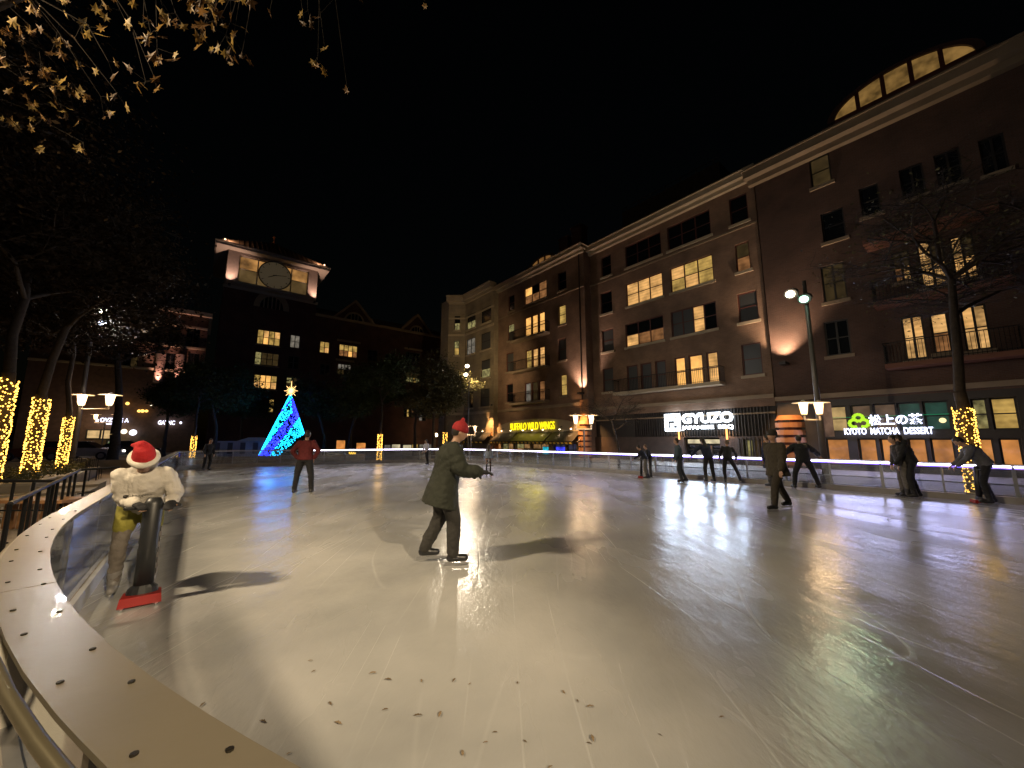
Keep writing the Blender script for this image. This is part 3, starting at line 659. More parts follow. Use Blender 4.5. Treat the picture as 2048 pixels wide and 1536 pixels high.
# ------------------------------------------------------------------ lettering
def text_mesh(s, size=1, ext=.03, bold=.0, font=None):
    cu = bpy.data.curves.new('t', 'FONT'); cu.body = s; cu.size = size; cu.extrude = ext; cu.offset = bold; cu.resolution_u = 3
    o = bpy.data.objects.new('t', cu); COL.objects.link(o); bpy.context.view_layer.update()
    me = bpy.data.meshes.new_from_object(o.evaluated_get(bpy.context.evaluated_depsgraph_get())); bpy.data.objects.remove(o); bpy.data.curves.remove(cu)
    return me
def place_text(fac, parent, s, uL, uR, z0, z1, d, m_, bold=.0, ext=.04, name='letter', split=True, sx=None):
    """letters run from uL (picture left) to uR; both given along the front"""
    full = text_mesh(s, 1, .02, bold); co = np.empty(len(full.vertices)*3); full.vertices.foreach_get('co', co); co = co.reshape(-1, 3)
    x0, x1, y0, y1 = co[:, 0].min(), co[:, 0].max(), co[:, 1].min(), co[:, 1].max()
    kx = (uR-uL)/(x1-x0); kz = (z1-z0)/(y1-y0); ez = ext/.02
    def fit(me):
        c = np.empty(len(me.vertices)*3); me.vertices.foreach_get('co', c); c = c.reshape(-1, 3); out = np.empty_like(c)
        u = uL+(c[:, 0]-x0)*kx; z = z0+(c[:, 1]-y0)*kz; dd = d+c[:, 2]*ez
        base = np.array(fac.O)[None]+u[:, None]*np.array(fac.U)[None]+dd[:, None]*np.array(fac.N)[None]; base[:, 2] += z
        me.vertices.foreach_set('co', base.ravel()); me.materials.clear(); me.materials.append(m_); me.update(); return me
    if not split: return [put(name, fit(full), parent)]
    bm = bmesh.new(); bm.from_mesh(fit(full)); bmesh.ops.remove_doubles(bm, verts=bm.verts, dist=1e-5)
    isl = []; seen = set()
    for v in bm.verts:
        if v.index in seen: continue
        st = [v]; comp = []
        seen.add(v.index)
        while st:
            q = st.pop(); comp.append(q)
            for e in q.link_edges:
                o = e.other_vert(q)
                if o.index not in seen: seen.add(o.index); st.append(o)
        isl.append(comp)
    U = np.array(fac.U); O = np.array(fac.O)
    iv = []
    for comp in isl:
        us = [float((np.array(v.co)-O)@U) for v in comp]; iv.append([min(us), max(us), comp])
    iv.sort(key=lambda t: t[0]); groups = []
    for a, b, comp in iv:
        if groups and a < groups[-1][1]-.002: groups[-1][1] = max(groups[-1][1], b); groups[-1][2] += comp
        else: groups.append([a, b, list(comp)])
    outs = []
    for a, b, comp in groups:
        ids = {v.index: k for k, v in enumerate(comp)}; fs = [tuple(ids[v.index] for v in f.verts) for f in bm.faces if f.verts[0].index in ids]
        me = bpy.data.meshes.new(name); me.from_pydata([tuple(v.co) for v in comp], [], fs); me.materials.append(m_); outs.append(put(name, me, parent))
    bm.free(); return outs
sign_w = glow('sign_white', (.80, .90, 1.0), 9); sign_y = glow('sign_yellow', (1.0, .80, .01), 1.5); sign_v = glow('sign_white_violet', (.70, .74, 1.0), 4); sign_g = glow('sign_green', (.42, .75, .03), 1.3)

# barbecue restaurant sign
def fx(fac, x, y, d=0): return fac.px(x, y, d)
d_ = .18
sg = thing('lit_sign', 'bright white barbecue restaurant sign with a square logo on dark slats', 'sign', F3.P(fx(F3, 1397, 842)[0], d_, fx(F3, 1397, 842)[1]-.8))
uA, uB = fx(F3, 1330, 845, d_)[0], fx(F3, 1360, 845, d_)[0]; zA, zB = fx(F3, 1345, 862, d_)[1], fx(F3, 1345, 828, d_)[1]
def logo(fac, parent, uL, uR, z0, z1, d, m_):
    # rounded square plate with a cut-out g shape: built as strokes
    b = MB(); w_ = uR-uL; h = z1-z0
    def st(x0, x1, y0, y1): fac.bx(b, uL+w_*x0, uL+w_*x1, d-.04, d+.04, z0+h*y0, z0+h*y1)
    st(0, 1, .84, 1); st(0, 1, 0, .16); st(0, .2, .16, .84); st(.82, 1, .16, .84); st(.2, .82, .60, .70); st(.2, .30, .70, .84); st(.66, .82, .34, .60); st(.36, .56, .16, .44); st(.56, .66, .34, .44); st(.40, .66, .70, .76)
    return b.build('logo', m_, parent)
logo(F3, sg, uA, uB, zA, zB, d_, sign_w)
z0t, z1t = fx(F3, 1415, 846, d_)[1], fx(F3, 1415, 825, d_)[1]
place_text(F3, sg, 'GYUZO', fx(F3, 1364, 836, d_)[0], fx(F3, 1466, 836, d_)[0], z0t, z1t, d_, sign_w, bold=.03)
z0t, z1t = fx(F3, 1415, 860, d_)[1], fx(F3, 1415, 850.5, d_)[1]
place_text(F3, sg, 'JAPANESE  BBQ', fx(F3, 1364, 855, d_)[0], fx(F3, 1467, 855, d_)[0], z0t, z1t, d_, sign_w, bold=.015)
# light that the sign throws on the slats and the ice
lamp('sign_glow', 'AREA', F3.P(fx(F3, 1400, 842)[0], .45, (zA+zB)/2), 900, (.60, .74, 1.0), sg, F3.P(fx(F3, 1400, 842)[0], 8, (zA+zB)/2-4), .1)
bpy.data.lights[-1].shape = 'RECTANGLE'; 
for L in bpy.data.lights:
    if L.name.startswith('sign_glow'): L.shape = 'RECTANGLE'; L.size = 5; L.size_y = 1.2
for du in (-1.6, 0, 1.6): lamp('halo_light', 'POINT', F3.P(fx(F3, 1400, 842)[0]+du, .40, (zA+zB)/2+.75), 9, (.70, .80, 1.0), sg, size=.25)

# yellow sign over the awnings, on its arched panel
d2_ = .30
u0, u1 = sorted((fx(F2, 992, 870)[0], fx(F2, 1166, 870)[0])); zb0, zb1 = fx(F2, 1080, 866)[1], fx(F2, 1080, 837)[1]; zs_ = fx(F2, 1080, 864)[1]
b = MB(); K = 20; uc, R = (u0+u1)/2, (u1-u0)/2
prof = [(uc-R*math.cos(math.pi*k/K), zs_+(zb1-zs_)*math.sin(math.pi*k/K)**.8) for k in range(K+1)]
for k in range(K):
    (a0, c0), (a1, c1) = prof[k], prof[k+1]
    b.hexa([F2.P(a0, .0, zs_-.3), F2.P(a1, .0, zs_-.3), F2.P(a1, .16, zs_-.3), F2.P(a0, .16, zs_-.3), F2.P(a0, 0, c0), F2.P(a1, 0, c1), F2.P(a1, .16, c1), F2.P(a0, .16, c0)])
b.build('arched_panel', mat('panel_beige', (.33, .27, .18), .6, var=.08), b2)
# wall round the arch and piers below
shopw = mat('shop_wall_brown', (.14, .062, .035), .8, var=.2)
F2.wall(b2, brickA, lo, hi, zs_-.3, zg2, [])
ys = thing('lit_sign', 'yellow glowing wings restaurant lettering on the beige arched panel', 'sign', F2.P(uc, d2_, zs_))
place_text(F2, ys, 'BUFFALO WILD WINGS', fx(F2, 1021, 852, d2_)[0], fx(F2, 1109, 852, d2_)[0], fx(F2, 1065, 859.5, d2_)[1], fx(F2, 1065, 844.5, d2_)[1], d2_, sign_y, bold=.0)
lamp('sign_glow_yellow', 'AREA', F2.P(uc, .6, zs_+.4), 50, (1, .8, .05), ys, F2.P(uc, 9, -3), .1)
for L in bpy.data.lights:
    if L.name.startswith('sign_glow_yellow'): L.shape = 'RECTANGLE'; L.size = 4; L.size_y = .5
# shop floor under the awnings
za_top, za_bot = fx(F2, 1090, 864)[1], fx(F2, 1090, 889, 1.3)[1]
bays = [(*sorted((fx(F2, x0, 900)[0], fx(F2, x1, 900)[0])), .15, za_bot+.1) for x0, x1 in ((1003, 1026), (1031, 1060), (1063, 1097), (1107, 1130), (1133, 1153))]
F2.wall(b2, mat('shop_pier', (.26, .21, .15), .7, var=.1), lo, hi, 0, zs_-.3, bays, .3, 'shopfront')
P_['s'] = lit_pane('pane_bar', (.42, .22, .08), .8, .8, 0, 1.4); P_['k'] = lit_pane('pane_bar_dark', (.03, .028, .05), 1, .7, 0, 2)
for r, k in zip(bays, ('sgsg', 'sgbs', 'ssgb', 'kkkk', 'kkkk')): window(F2, b2, r, 2, 2, k, frame=fr_dark, d=-.28, fw=.05, name='shop_window')
for x0, x1, y0, y1, c_, s_ in ((1083, 1096, 893, 909, (.02, .45, .60), 'cyan'), (1109, 1129, 893, 905, (.05, .06, .85), 'blue')):
    r = [*sorted((fx(F2, x0, 900)[0], fx(F2, x1, 900)[0])), fx(F2, x0, y1)[1], fx(F2, x0, y0)[1]]
    tv = MB(); F2.bx(tv, r[0], r[1], -.22, -.17, r[2], r[3]); t_ = tv.build('television', fr_dark, None); tag(t_, 'wall television glowing %s behind the shop window under the awnings' % s_, 'television')
    pane_obj(F2, t_, r[0]+.03, r[1]-.03, r[2]+.03, r[3]-.03, -.165, lit_pane('screen_'+s_, c_, 1.3, .7, 0, 2.5), 'screen')
# awnings
awm = mat('awning_black', (.040, .036, .028), .75, var=.2); dashm = mat('awning_yellow', (.75, .52, .06), .6)
gl_lamp = glow('gooseneck_glow', (1, .78, .50), 8)
aw = [(934, 977, 'leftmost black awning with a yellow dashed edge, left of the lit orange column', 5, (951, 965), F1),
      (990, 1028, 'black awning with a yellow dashed edge just right of the far orange column', 6, (1003, 1021), F2),
      (1030, 1098, 'widest black awning with a yellow dashed edge, in the middle under three small lamps', 9, (1045.5, 1064, 1085.6), F2),
      (1101, 1156, 'nearest black awning with a yellow dashed edge, left of the double lantern', 7, (1119, 1142), F2)]
for x0, x1, lab, nd, lamps_, fa in aw:
    ua, ub_ = sorted((fx(fa, x0, 875, .6)[0], fx(fa, x1, 875, .6)[0])); t = thing('awning', lab, 'awning', fa.P((ua+ub_)/2, .3, za_bot), 'black awnings over the restaurant windows')
    b = MB(); zt_, zv = za_top+.02, za_bot+.28
    b.hexa([fa.P(ua, .17, zt_-.04), fa.P(ub_, .17, zt_-.04), fa.P(ub_, 1.3, zv), fa.P(ua, 1.3, zv), fa.P(ua, .17, zt_), fa.P(ub_, .17, zt_), fa.P(ub_, 1.32, zv+.03), fa.P(ua, 1.32, zv+.03)])
    b.build('canopy', awm, t); b = MB(); fa.bx(b, ua, ub_, 1.29, 1.31, za_bot, zv); v_ = b.build('valance', awm, t)
    n_ = nd
    for k in range(n_):
        u = ua+(ub_-ua)*(k+.5)/n_; b = MB(); w_ = (ub_-ua)/n_*.27; b.hexa([fa.P(u-w_, 1.311, za_bot+.07), fa.P(u+w_, 1.311, za_bot+.07), fa.P(u+w_, 1.316, za_bot+.07), fa.P(u-w_, 1.316, za_bot+.07), fa.P(u-w_*.6, 1.311, za_bot+.22), fa.P(u+w_*1.4, 1.311, za_bot+.22), fa.P(u+w_*1.4, 1.316, za_bot+.22), fa.P(u-w_*.6, 1.316, za_bot+.22)]); b.build('stripe', dashm, v_)
    for x in lamps_:
        u = fx(fa, x, 861, .5)[0]; zl_ = za_top+.32
        gk = thing('gooseneck_lamp', 'small gooseneck wall lamp number %s from the left over the %s' % (['one', 'two', 'three'][lamps_.index(x)], lab.split(' with')[0].replace('just right','') if False else {0: 'leftmost awning', 1: 'second awning', 2: 'widest middle awning', 3: 'nearest awning'}[[q[0] for q in aw].index(x0)]), 'lamp', fa.P(u, .2, zl_), 'gooseneck lamps over the black awnings')
        b = MB(); b.path([fa.P(u, .0, zl_-.05), fa.P(u, .2, zl_+.16), fa.P(u, .42, zl_+.12), fa.P(u, .5, zl_)], .018, 6); b.build('arm', fr_dark, gk)
        b = MB(); b.tube(fa.P(u, .5, zl_-.10), fa.P(u, .5, zl_+.02), .13, .05, 12, cap=False); b.build('shade', mat('shade_cream', (.6, .5, .38), .5), gk)
        b = MB(); b.ball(fa.P(u, .5, zl_-.09), .085, 8, 6); b.build('bulb', gl_lamp, gk)
        lamp('lamp_light', 'SPOT', fa.P(u, .50, zl_-.16), 130, (1, .72, .42), gk, fa.P(u, .8, zl_-1.6), .05, 62, .9)
b = MB(); u = fx(F2, 1158, 880, .9)[0]; b.path([F2.P(u, .1, za_top-.1), F2.P(u, 1.1, za_bot+.25), F2.P(u, .1, za_bot-.5)], .03, 6); b.build('awning_bracket', trim, b2)

# striped piers lit orange, with lights above
orange_st = mat('stone_orange', (.42, .20, .085), .7, var=.12, scale=2); recess = mat('stone_recess', (.10, .03, .018), .8)
def pier(fac, x, lab, w_, ztop, zband, rnd=True, wat=60, upx=True):
    u = fx(fac, x, 870, .35)[0]; t = thing('striped_pier', lab, 'column', fac.P(u, .4, 0), 'orange striped columns along the shopfronts')
    n_ = 7; hgt = zband/n_
    for k in range(n_):
        z0 = k*hgt; r_ = w_/2
        b = MB(); b.tube(fac.P(u, .12, z0+.15), fac.P(u, .12, z0+hgt), r_, r_ if k < n_-1 else r_*.75, 20); b.build('stone_band', orange_st, t, smooth=False)
        b = MB(); b.tube(fac.P(u, .12, z0), fac.P(u, .12, z0+.152), r_*.78, n=20); b.build('groove', recess, t)
    b = MB(); fac.bx(b, u-w_*.35, u+w_*.35, -.02, .2, zband, ztop); b.build('shaft', orange_st if x < 1500 else trim2, t)
    lamp('pier_light', 'SPOT', fac.P(u, 1.9, zband+1.6), wat, (1, .50, .18), t, fac.P(u, .1, zband*.55), .08, 62, .8)
    return t, u
zc = fx(F2, 1165, 800)[1]
pier(F2, 1166, 'orange striped column right of the awnings behind the double lantern', 1.15, zc, 3.2, wat=2300)
pier(F2, 986, 'distant orange striped column between the awnings, farthest of the three', 1.1, zc, 3.2, wat=2000)
pt, pu = pier(F3, 1580, 'orange striped column with a rounded top beside the tall floodlight pole', 1.5, 5.3, 3.0, wat=650)
for fa, x, col, w_, ang in ((F2, 1158, (1, .50, .22), 140, 60), (F2, 985, (1, .50, .2), 120, 60)):
    u = fx(fa, x, 830)[0]; lamp('shaft_light', 'SPOT', fa.P(u, .8, 3.6), w_, col, b2, fa.P(u, .0, 6.2), .06, 60, .9)
pink = (1.0, .66, .52)
uplight(F2, b2, fx(F2, 1166, 782)[0], fx(F2, 1166, 784)[1], 1300, pink, .5, 95)
uplight(F2, b2, fx(F2, 992, 806)[0], fx(F2, 992, 808)[1], 1500, pink, .5, 95)
uplight(F4, b4, fx(F4, 1572, 724)[0], fx(F4, 1572, 724)[1], 1800, (1, .68, .46), .6, 100)
uplight(F4, b4, fx(F4, 1577, 838)[0], fx(F4, 1577, 838)[1], 110, (1, .66, .50), .4, 90, reach=2)

# dessert shop sign
d4 = .12
kz = lambda y: fx(F4, 1780, y, d4)[1]
ks = thing('lit_sign', 'white and violet glowing matcha dessert shop sign with a green emblem', 'sign', F4.P(fx(F4, 1777, 850)[0], d4, kz(868)))
place_text(F4, ks, 'KYOTO  MATCHA  DESSERT', fx(F4, 1689, 864, d4)[0], fx(F4, 1867, 862, d4)[0], kz(868.5), kz(855), d4, sign_v, bold=.015)
place_text(F4, ks, '松上の茶', fx(F4, 1737, 838, d4)[0], fx(F4, 1846, 838, d4)[0], kz(850), kz(828.5), d4, sign_v, bold=.022)
b = MB()
for cx, cy_, a0, a1 in ((1716, 834, -40, 200), (1708, 845, 20, 300), (1727, 845, -120, 160)):
    uC = fx(F4, cx, cy_, d4)[0]; zC = kz(cy_); r_ = .19; pr = None
    for k in range(9):
        th_ = rad(a0+(a1-a0)*k/8); p = F4.P(uC-r_*math.cos(th_), d4, zC+r_*math.sin(th_))
        if pr is not None: b.tube(pr, p, .075, n=8)
        pr = p
b.build('emblem', sign_g, ks)
lamp('sign_glow', 'AREA', F4.P(fx(F4, 1780, 850)[0], .3, kz(858)), 330, (.54, .54, 1.0), ks, F4.P(fx(F4, 1780, 850)[0], 8, kz(858)-4), .1)
bpy.data.lights[-1].name
for L in bpy.data.lights:
    if L.name.startswith('sign_glow') and L.size < 1: L.shape = 'RECTANGLE'; L.size = 6; L.size_y = .8
b = MB(); ul, ur = sorted((fx(F4, 1660, 870)[0], fx(F4, 1905, 870)[0])); b.box(ul, ur, .0, .03, kz(832)-.0, kz(832)+.02, F4.P); b.build('green_neon', glow('neon_green', (.02, .30, .12), .8), b4)
for x, y in ((1885, 843),): 
    b = MB(); b.ball(F4.P(fx(F4, x, y)[0], -.2, kz(y)), .12, 8, 6); b.build('pendant_lamp', glow('pendant', (1, .8, .4), 1.4), b4)
# ------------------------------------------------------------------ clock tower block at the far end
FT = Facade(AX*67, BX, -AX)
brickT = brick_mat('brick_tower', (.085, .030, .024), (.07, .026, .02), (.08, .06, .05))
def U(f, x, y=700, d=0): return f.px(x, y, d)[0]
def Zf(f, x, y, d=0): return f.px(x, y, d)[1]
tw = thing('clock_tower', 'brick clock tower with a floodlit cream top storey, round clock face and low hipped roof', 'tower', FT.P(U(FT, 540), 0, 0))
tl, tr_ = U(FT, 449, 560), U(FT, 634, 590)
ztop = Zf(FT, 540, 519); zlow = Zf(FT, 545, 588); print('tower', tl, tr_, ztop, zlow)
winT = [((514, 561, 661, 690), 4, 2, 'YWYWYOYY'), ((509, 558, 705, 731), 4, 2, 'gbbbgbbb'), ((507, 554, 750, 778), 4, 2, 'YOOYWOOW'), ((537, 548, 798, 825), 1, 1, 'Y'),
        ((580, 600, 670, 696), 2, 2, 'wwww'), ((576, 598, 712, 738), 2, 2, 'D'), ((572, 595, 755, 778), 2, 2, 'gbbb')]
rT = [(FT.rect(*w_[0]), *w_[1:]) for w_ in winT]
FT.wall(tw, brickT, tl, tr_, 0, zlow, [r[0] for r in rT], .2)
for r, c_, rw, k in rT: window(FT, tw, r, c_, rw, k, frame=fr_dark, fw=.09, sill=trim2 if c_ == 4 else None)
sd = MB(); dep = tr_-tl
for u in (tl, tr_): sd.add([FT.P(u, 0, 0), FT.P(u, -dep, 0), FT.P(u, -dep, zlow), FT.P(u, 0, zlow)], [(0, 1, 2, 3)])
sd.build('end_wall', brickT, tw, uv=tuple(AX))
topm = mat('tower_top_cream', (.27, .22, .19), .7, var=.1)
op = (U(FT, 476, 545), U(FT, 617, 560), Zf(FT, 545, 577), Zf(FT, 545, 525)); print('open', op)
FT.wall(tw, topm, tl+.1, tr_-.1, zlow, ztop, [op], .5, 'tower_storey')
FR = Facade(FT.P(tl+.1, 0, 0), -AX*-1, -BX)
sd = MB()
for u in (tl+.1, tr_-.1): sd.add([FT.P(u, 0, zlow), FT.P(u, -dep, zlow), FT.P(u, -dep, ztop), FT.P(u, 0, ztop)], [(0, 1, 2, 3)])
sd.build('tower_side', topm, tw, uv=tuple(AX))
# lit room behind the opening: mullions, inner ceiling light
P_['c'] = lit_pane('pane_tower', (.50, .24, .07), .9, .92, 0, .45)
ow = op[1]-op[0]
cu = (op[0]+op[1])/2; zc_ = (op[2]+op[3])/2
P_['C'] = lit_pane('pane_tower_low', (.09, .055, .02), 1, .6, 0, .6); window(FT, tw, op, 4, 2, 'ccccCCCC', frame=mat('frame_pale', ()), fw=.14, d=-.4, split=(.52,))
ck = MB(); R = 2.15; ck.tube(FT.P(cu, .02, zc_), FT.P(cu, .22, zc_), R, n=40); ck = ck.build('clock_face', mat('clock_dial', (.45, .40, .30), .6, emit=(.034, .025, .013), es=1), tw)  # weak emission added so the dial looks lit
b = MB()
for k in range(40):
    a0, a1 = 2*math.pi*k/40, 2*math.pi*(k+1)/40
    b.tube(FT.P(cu+R*math.cos(a0), .2, zc_+R*math.sin(a0)), FT.P(cu+R*math.cos(a1), .2, zc_+R*math.sin(a1)), .09, n=6)
b.build('rim', fr_dark, ck)
b = MB()
for k in range(12):
    a0 = 2*math.pi*k/12; b.tube(FT.P(cu+1.72*math.cos(a0), .24, zc_+1.72*math.sin(a0)), FT.P(cu+1.98*math.cos(a0), .24, zc_+1.98*math.sin(a0)), .05, n=5)
b.build('hour_mark', fr_dark, ck)
b = MB(); b.tube(FT.P(cu-.3, .26, zc_-.05), FT.P(cu+1.5, .26, zc_+.25), .055, .03, 5); b.tube(FT.P(cu+.15, .27, zc_+.1), FT.P(cu-.9, .27, zc_-.5), .07, .04, 5); b.build('hand', fr_dark, ck)
# eave and hipped roof
ov = 1.35
b = MB(); FT.bx(b, tl-ov, tr_+ov, -dep-ov, ov, ztop, ztop+.35); FT.bx(b, tl-ov-.15, tr_+ov+.15, -dep-ov-.15, ov+.15, ztop+.352, ztop+.55); b.build('eave', mat('eave_cream', (.34, .30, .25), .6), tw)
b = MB(); z0 = ztop+.55; zr = z0+5.0; cx_, cd_ = (tl+tr_)/2, -dep/2
b.add([FT.P(tl-ov, ov, z0), FT.P(tr_+ov, ov, z0), FT.P(tr_+ov, -dep-ov, z0), FT.P(tl-ov, -dep-ov, z0), FT.P(cx_, cd_, zr)], [(0, 1, 4), (1, 2, 4), (2, 3, 4), (3, 0, 4)])
rf = b.build('roof', mat('roof_metal', (.08, .055, .04), .45, .5), tw)
n_ = 24
for k in range(n_+1):
    t_ = k/n_; p = FT.P(tl-ov+(dep+2*ov)*t_, ov, z0+.03); top = FT.P(cx_, cd_, zr); h_ = 1-abs(2*t_-1)
    ridge = p.lerp(FT.P(p.dot(BX)-0, cd_, zr), h_) if False else None
    q = FT.P(tl-ov+(dep+2*ov)*t_, ov-(dep/2+ov)*h_, z0+(zr-z0)*h_+.03); m__ = MB(); m__.tube(p, q, .06, n=5); m__.build('seam', mat('roof_metal', ()), rf)
b = MB(); b.tube(FT.P(cx_, cd_, zr-.1), FT.P(cx_, cd_, zr+1.1), .14, .04, 8); b.ball(FT.P(cx_, cd_, zr+1.0), .22, 8, 6); b.build('finial', mat('finial_copper', (.5, .2, .08), .4, .6), tw)
# belt, arched window below the top
bands(FT, tw, 'belt', mat('eave_cream', ()), [(tl-.15, tr_+.15, .002, .3, zlow-.35, zlow+.0), (op[0]-.4, op[1]+.4, .002, .35, op[2]-.35, op[2]-.05)])
au0, au1 = U(FT, 520, 605), U(FT, 568, 605); az0, az1 = Zf(FT, 545, 618), Zf(FT, 545, 594)
b = MB(); K = 16; uc, R_ = (au0+au1)/2, (au1-au0)/2
b.add([FT.P(uc-R_*math.cos(math.pi*k/K), .03, az0+(az1-az0)*math.sin(math.pi*k/K)) for k in range(K+1)], [tuple(range(K+1))]); aw_ = b.build('arched_window', glass_dark, tw)
b = MB()
for k in range(K):
    a0, a1 = math.pi*k/K, math.pi*(k+1)/K
    pa = [(uc-R_*f*math.cos(a), az0+(az1-az0)*f*math.sin(a)) for a in (a0, a1) for f in (1, 1.5)]
    b.hexa([FT.P(pa[0][0], 0, pa[0][1]), FT.P(pa[2][0], 0, pa[2][1]), FT.P(pa[2][0], .1, pa[2][1]), FT.P(pa[0][0], .1, pa[0][1]), FT.P(pa[1][0], 0, pa[1][1]), FT.P(pa[3][0], 0, pa[3][1]), FT.P(pa[3][0], .1, pa[3][1]), FT.P(pa[1][0], .1, pa[1][1])])
for k in range(1, 6): u = au0+(au1-au0)*k/6; FT.bx(b, u-.07, u+.07, .035, .09, az0, az0+(az1-az0)*math.sqrt(max(0, 1-((u-uc)/R_)**2)))
b.build('surround', trim2, aw_)
for x, y in ((458, 571), (627, 606)):
    u = U(FT, x, y); uplight(FT, tw, u, Zf(FT, x, y)+.1, 1300, (1, .62, .46), .9, 75, reach=5)
    # wash on the roof edge from lamps at the eave corners
for u in (tl-ov+.9, tr_+ov-.9):
    m__ = MB(); m__.ball(FT.P(u, ov+.25, z0+.15), .12, 8, 6); m__.build('roof_light', glow('roof_light', (1, .6, .35), 4), tw)
    lamp('roof_wash', 'POINT', FT.P(u+(.6 if u < cx_ else -.6), ov-.5, z0+1.1), 330, (1, .55, .30), tw, size=.15)
lamp('room_light', 'POINT', FT.P(cu, -1.2, op[3]-.5), 60, (1, .6, .25), tw, size=.3)

# ---- gabled brick wing right of the tower
gw = thing('gabled_building', 'dark brick building with two pointed gables between the clock tower and the cream corner', 'building', FT.P(U(FT, 760), 0, 0))
FG = Facade(AX*67.3, BX, -AX)
gl_, gr_ = tr_+.05, U(FG, 905, 700); ze = Zf(FG, 640, 633); print('gable', gl_, gr_, ze)
winG = [((639.5, 659, 683, 706), 2, 2, 'YYYW', 0), ((678, 715, 690, 714), 4, 2, 'YYYYooOo', 1), ((675, 702, 728, 750), 4, 2, 'wwwwbbDb', 1), ((812, 840, 745, 765), 4, 2, 'bbbbggYg', 1), ((855, 868, 750, 768), 2, 2, 'D', 0),
        ((808, 829, 818, 834), 4, 2, 'DYDoDYDb', 0), ((838, 852, 826, 842), 2, 1, 'wD', 0), ((735, 755, 700, 722), 2, 2, 'D', 0), ((770, 790, 708, 728), 2, 2, 'D', 0), ((735, 755, 745, 768), 2, 2, 'D', 0), ((812, 840, 705, 727), 4, 2, 'D', 1), ((640, 660, 728, 750), 2, 2, 'D', 0)]
rG = [(FG.rect(*w_[0]), *w_[1:]) for w_ in winG]
gz0, gz1 = [(Zf(FG, 705, 603), U(FG, 668), U(FG, 740)), (Zf(FG, 832, 631), U(FG, 806), U(FG, 858))]
FG.wall(gw, brickT, gl_, gr_, 0, ze, [r[0] for r in rG], .2)
for r, c_, rw, k, hd in rG:
    f = window(FG, gw, r, c_, rw, k, frame=fr_dark, fw=.09)
    if hd: b = MB(); FG.bx(b, r[0]-.4, r[1]+.4, .002, .25, r[3]+.45, r[3]+.75); b.build('lintel', trim2, f)
b = MB(); FG.bx(b, gl_, gr_, .002, .5, ze, ze+.35); b.build('cornice', trim2, gw)
b = MB(); b.add([FG.P(gl_, .4, ze+.35), FG.P(gr_, .4, ze+.35), FG.P(gr_, -7, ze+3.6), FG.P(gl_, -7, ze+3.6)], [(0, 1, 2, 3)]); FG.bx(b, gl_, gr_, -14, -7, 0, ze+3.6); b.build('roof', roofm, gw)
for za_, ga, gb in (gz0, gz1):
    gm = (ga+gb)/2; b = MB(); zb_ = ze+.36
    b.hexa([FG.P(ga, -.3, zb_), FG.P(gb, -.3, zb_), FG.P(gb, .05, zb_), FG.P(ga, .05, zb_), FG.P(gm-.01, -.3, za_), FG.P(gm+.01, -.3, za_), FG.P(gm+.01, .05, za_), FG.P(gm-.01, .05, za_)])
    g_ = b.build('gable', brickT, gw, uv=tuple(BX)); b = MB()
    for s_ in (ga-.5, gb+.5): b.hexa([FG.P(s_, -2, zb_-.3), FG.P(s_, .4, zb_-.3), FG.P(gm, .4, za_-.1), FG.P(gm, -2, za_-.1), FG.P(s_, -2, zb_+.1), FG.P(s_, .4, zb_+.1), FG.P(gm, .4, za_+.35), FG.P(gm, -2, za_+.35)])
    b.build('bargeboard', trim2, g_)
    b = MB(); K = 14; R_ = (gb-ga)*.24; b.add([FG.P(gm-R_*math.cos(math.pi*k/K), .08, zb_-.2+R_*math.sin(math.pi*k/K)) for k in range(K+1)], [tuple(range(K+1))]); a_ = b.build('arched_window', glass_dark, gw)
    b = MB()
    for k in range(K): a0, a1 = math.pi*k/K, math.pi*(k+1)/K; b.tube(FG.P(gm-R_*1.1*math.cos(a0), .1, zb_-.2+R_*1.1*math.sin(a0)), FG.P(gm-R_*1.1*math.cos(a1), .1, zb_-.2+R_*1.1*math.sin(a1)), .16, n=6)
    for k in (-.4, 0, .4): FG.bx(b, gm+R_*k-.07, gm+R_*k+.07, .085, .14, zb_-.2, zb_-.2+R_*math.sqrt(1-k*k))
    b.build('surround', trim2, a_)
# shopfronts along the foot of the far block, with lit rooms
def row_shops(fac, parent, items):
    for x0, x1, y0, y1, k in items:
        r = fac.rect(x0, x1, y0, y1); b = MB(); fac.bx(b, r[0]-.1, r[1]+.1, .002, .1, r[2]-.1, r[3]+.1); f = b.build('shop_window', fr_dark, parent)
        n_ = max(1, round((r[1]-r[0])/1.2))
        for q in range(n_): pane_obj(fac, f, r[0]+(r[1]-r[0])*q/n_+.04, r[0]+(r[1]-r[0])*(q+1)/n_-.04, r[2], r[3], .12, P_[k])
P_['x'] = lit_pane('pane_white_shop', (.62, .52, .32), 1.0, .8, 0, .9)
P_['z'] = lit_pane('pane_amber_shop', (.70, .26, .06), 1.0, .6, 0, .8)
row_shops(FG, gw, [(672, 690, 881, 898, 'z'), (712, 731, 886, 900, 'z'), (768, 780, 890, 905, 'w'), (783, 800, 889, 902, 'x'), (805, 822, 890, 915, 'x'), (823, 835, 889, 905, 'Y'), (838, 862, 889, 910, 'w')])
row_shops(FT, tw, [(440, 450, 888, 905, 'w'), (452, 460, 890, 912, 'w'), (476, 486, 884, 905, 'w'), (494, 518, 886, 908, 'w')])
wall_white = glow('wall_lamp_white', (1, .9, .7), 7)
def wall_lamp(fac, parent, x, y, r_, m_, d=.4):
    b = MB(); p = fac.P(U(fac, x, y, d), d, Zf(fac, x, y, d)); b.ball(p, r_, 10, 7); f = b.build('wall_lamp', m_, parent); return p
p = wall_lamp(FG, gw, 872, 870, .34, glow('wall_lamp_big', (1, .78, .45), 9), 3)
lamp('wall_lamp_light', 'POINT', p-AX*.6, 260, (1, .62, .28), gw, size=.2)

